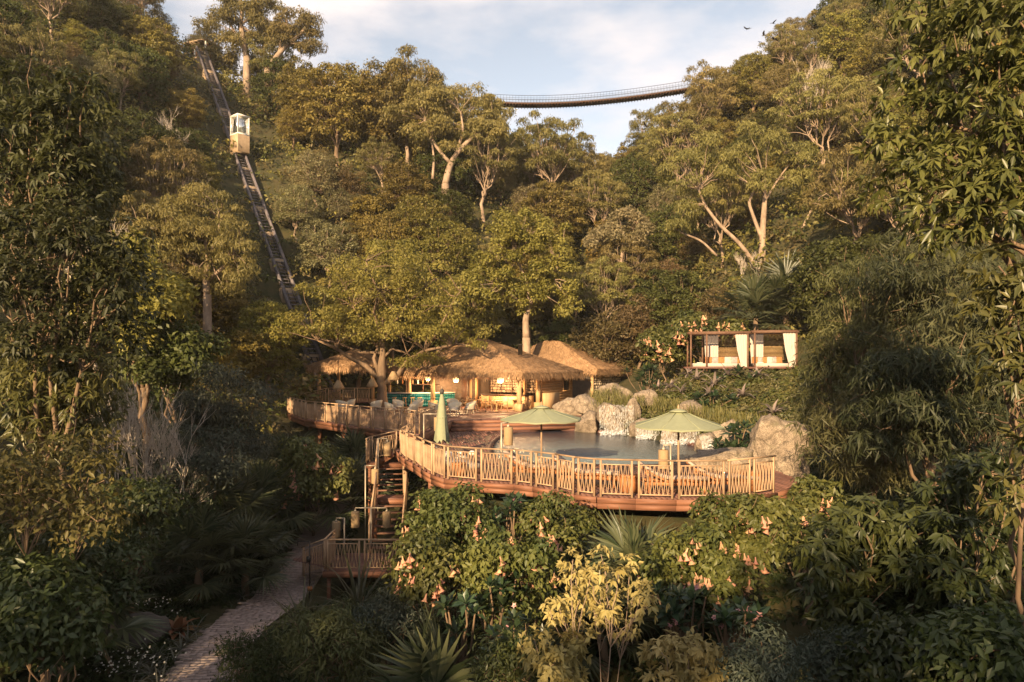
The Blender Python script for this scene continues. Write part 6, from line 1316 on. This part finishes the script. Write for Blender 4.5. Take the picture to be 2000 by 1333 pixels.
frangipani('paddle-leaved frangipani on the bank below the cabanas', 1385, 790, 60, 25, 37, 16, 0, 87, 1.8)
frangipani('paddle-leaved frangipani on the bank right of the wide wet block', 1440, 860, 40, 25, 28, 14, 0, 88, 1.5)
frangipani('paddle-leaved frangipani at the flat boulder', 1415, 880, 30, 16, 27.5, 9, 0, 89, 1.2)
frangipani('paddle-leaved frangipani on the bank above the main waterfall', 1260, 740, 50, 22, 42, 14, 0, 90, 1.8)
frangipani('paddle-leaved frangipani on the bank left of the right cabana', 1440, 745, 40, 22, 40, 12, 0, 91, 1.7)
# ---------------------------------------------------------------- ground cover
def covers():
    rs = np.random.RandomState(91)
    # planted bank by the pool
    x = rs.uniform(5, 18.5, 2600); y = rs.uniform(28, 44, 2600); z = ground(x, y); k = (z > .2) & ~np.array([inside(PS, a, b) or inside(LOW, a, b) for a, b in zip(x, y)]) & ~((x > 12) & (y > 41.3))
    c = np.c_[x, y, z + .1][k]; pk = rs.randint(0, 4, len(c)); g = Geo()
    for q, (L_, W_, dr) in enumerate(((.26, .06, .4), (.32, .13, .2), (.2, .08, .2), (.36, .045, .7))): cq = c[pk == q]; clump_leaves(g, rs, cq, rs.uniform(.3, .7, len(cq)), 52, L_, W_, dr, .75, below=-.1, m=q)
    tag(g.build('bank_planting', [LM['gum'], LM['bloom'], LM['silver'], LM['hang']]), 'low leafy planting covering the bank above the pool', None, None, 'stuff')
    # hanging grass over the rock ledges
    g = Geo()
    for a, b, n in (((4.6, 40.4, 1.95), (7.2, 40.2, 2.1), 420), ((7.2, 39.6, 2.1), (9.4, 37.2, 2.0), 480), ((9.2, 36, 1.8), (10.6, 32.6, 1.75), 560), ((10.4, 32, 1.7), (11.2, 29.6, 1.6), 330), ((4.9, 42.2, 2.2), (7, 42.2, 2.6), 400)):
        s = np.clip(rs.choice(rs.random(7), n) + rs.normal(0, .055, n), 0, 1)[:, None]; p = np.array(a) + (np.array(b) - np.array(a)) * s + rs.normal(size=(n, 3)) * (.16, .16, .12); p[:, 2] -= rs.uniform(0, .9, n) * rs.random(n); p[:, 1] -= .25
        leaf(g, p, np.c_[rs.normal(0, .25, n), -.25 + rs.normal(0, .2, n), -np.ones(n)], np.tile((0., -1., .2), (n, 1)) + rs.normal(size=(n, 3)) * .5, rs.uniform(.2, .8, n), rs.uniform(.015, .04, n), rs.random(n))
    tag(g.build('hanging_grass', LM['hang']), 'trailing grass hanging over the pool rocks', None, None, 'stuff')
    # garden ground cover
    x = rs.uniform(-16, 14, 5200); y = rs.uniform(9, 36, 5200); z = ground(x, y); pcx = np.interp(y, [p.y for p in pc[::-1]], [p.x for p in pc[::-1]])
    k = (np.abs(x - pcx) > 1.25) & ~np.array([inside(LOW, a, b) for a, b in zip(x, y)]) & ~((x > -7) & (x < -3.9) & (y > 23.4) & (y < 31.5)) & (z < -.4) & (np.abs(x) < y * .9)
    k &= ~((x > -9.4) & (x < -6) & (y > 22.4) & (y < 27))
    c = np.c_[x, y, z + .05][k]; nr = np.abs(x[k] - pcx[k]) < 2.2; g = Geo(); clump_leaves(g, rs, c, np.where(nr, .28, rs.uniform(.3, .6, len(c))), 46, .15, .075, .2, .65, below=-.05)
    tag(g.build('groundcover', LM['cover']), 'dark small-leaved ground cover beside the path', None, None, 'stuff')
    g = Geo()
    for cx, cy, D, n in ((245, 1265, 17, 90), (160, 1300, 14.5, 60), (270, 1130, 20.5, 50), (255, 1090, 21, 30), (215, 1310, 14.5, 50)):
        p0 = at(cx, cy, D); pos = np.array((p0.x, D, 0)) + rs.normal(size=(n, 3)) * (.5, .35, 0); pos[:, 2] = ground(pos[:, 0], pos[:, 1]) + rs.uniform(.45, .8, n); leaf(g, pos, rs.normal(size=(n, 3)), np.tile((0, -.4, 1.), (n, 1)), .07, .05, rs.random(n))
    tag(g.build('white_blossoms', LM['whiteflower']), 'tiny white flowers scattered in the shaded ground cover', None, None, 'stuff')
covers()
# unseen leaf mass added behind the viewer, its top shaped to shade the garden
def added_shade_foliage():
    rs = np.random.RandomState(101); c = []; h = Vector((SDIR.x, SDIR.y)).normalized(); pr = Vector((-h.y, h.x)); pr = pr if pr.x > 0 else -pr; o = Vector((2, 14)) + h * 45
    for q in np.arange(-46, 40, 1.15):
        top = 12.2 + 1.7 / (1 + math.exp((q + 4.5) / 1.2)) + 5.0 * (1 / (1 + math.exp(-(q - 12) / 2.5)) + 1 / (1 + math.exp((q + 18.5) / 2))); p = o + pr * q
        for _ in range(9): a = rs.uniform(-4.5, 4.5); zt = top + rs.normal(0, 1.0) - rs.random() ** .7 * 13; c.append((p.x + h.x * a + rs.normal(), p.y + h.y * a + rs.normal(), zt))
    g = Geo(); c = np.array(c); clump_leaves(g, rs, c, rs.uniform(1.0, 2.1, len(c)), 60, 1.0, .5, .3, .9, below=-1)
    tag(g.build('added_shade_foliage', LM['dark']), 'unseen foliage added behind the viewpoint to shade the garden', None, None, 'stuff')
added_shade_foliage()
# ---------------------------------------------------------------- air
def haze(dens):
    m = bpy.data.materials.new('valley_haze'); m.use_nodes = True; n = m.node_tree.nodes; n.remove(n['Principled BSDF'])
    v = n.new('ShaderNodeVolumePrincipled'); v.inputs['Density'].default_value = dens; v.inputs['Color'].default_value = (.95, .92, .88, 1); v.inputs['Anisotropy'].default_value = .1
    m.node_tree.links.new(v.outputs[0], n['Material Output'].inputs['Volume'])
    g = Geo(); g.box((0, 320, 41), (700, 900, 109)); o = g.build('haze', m); tag(o, 'warm evening haze in the valley', None, None, 'stuff')
haze(.00028)
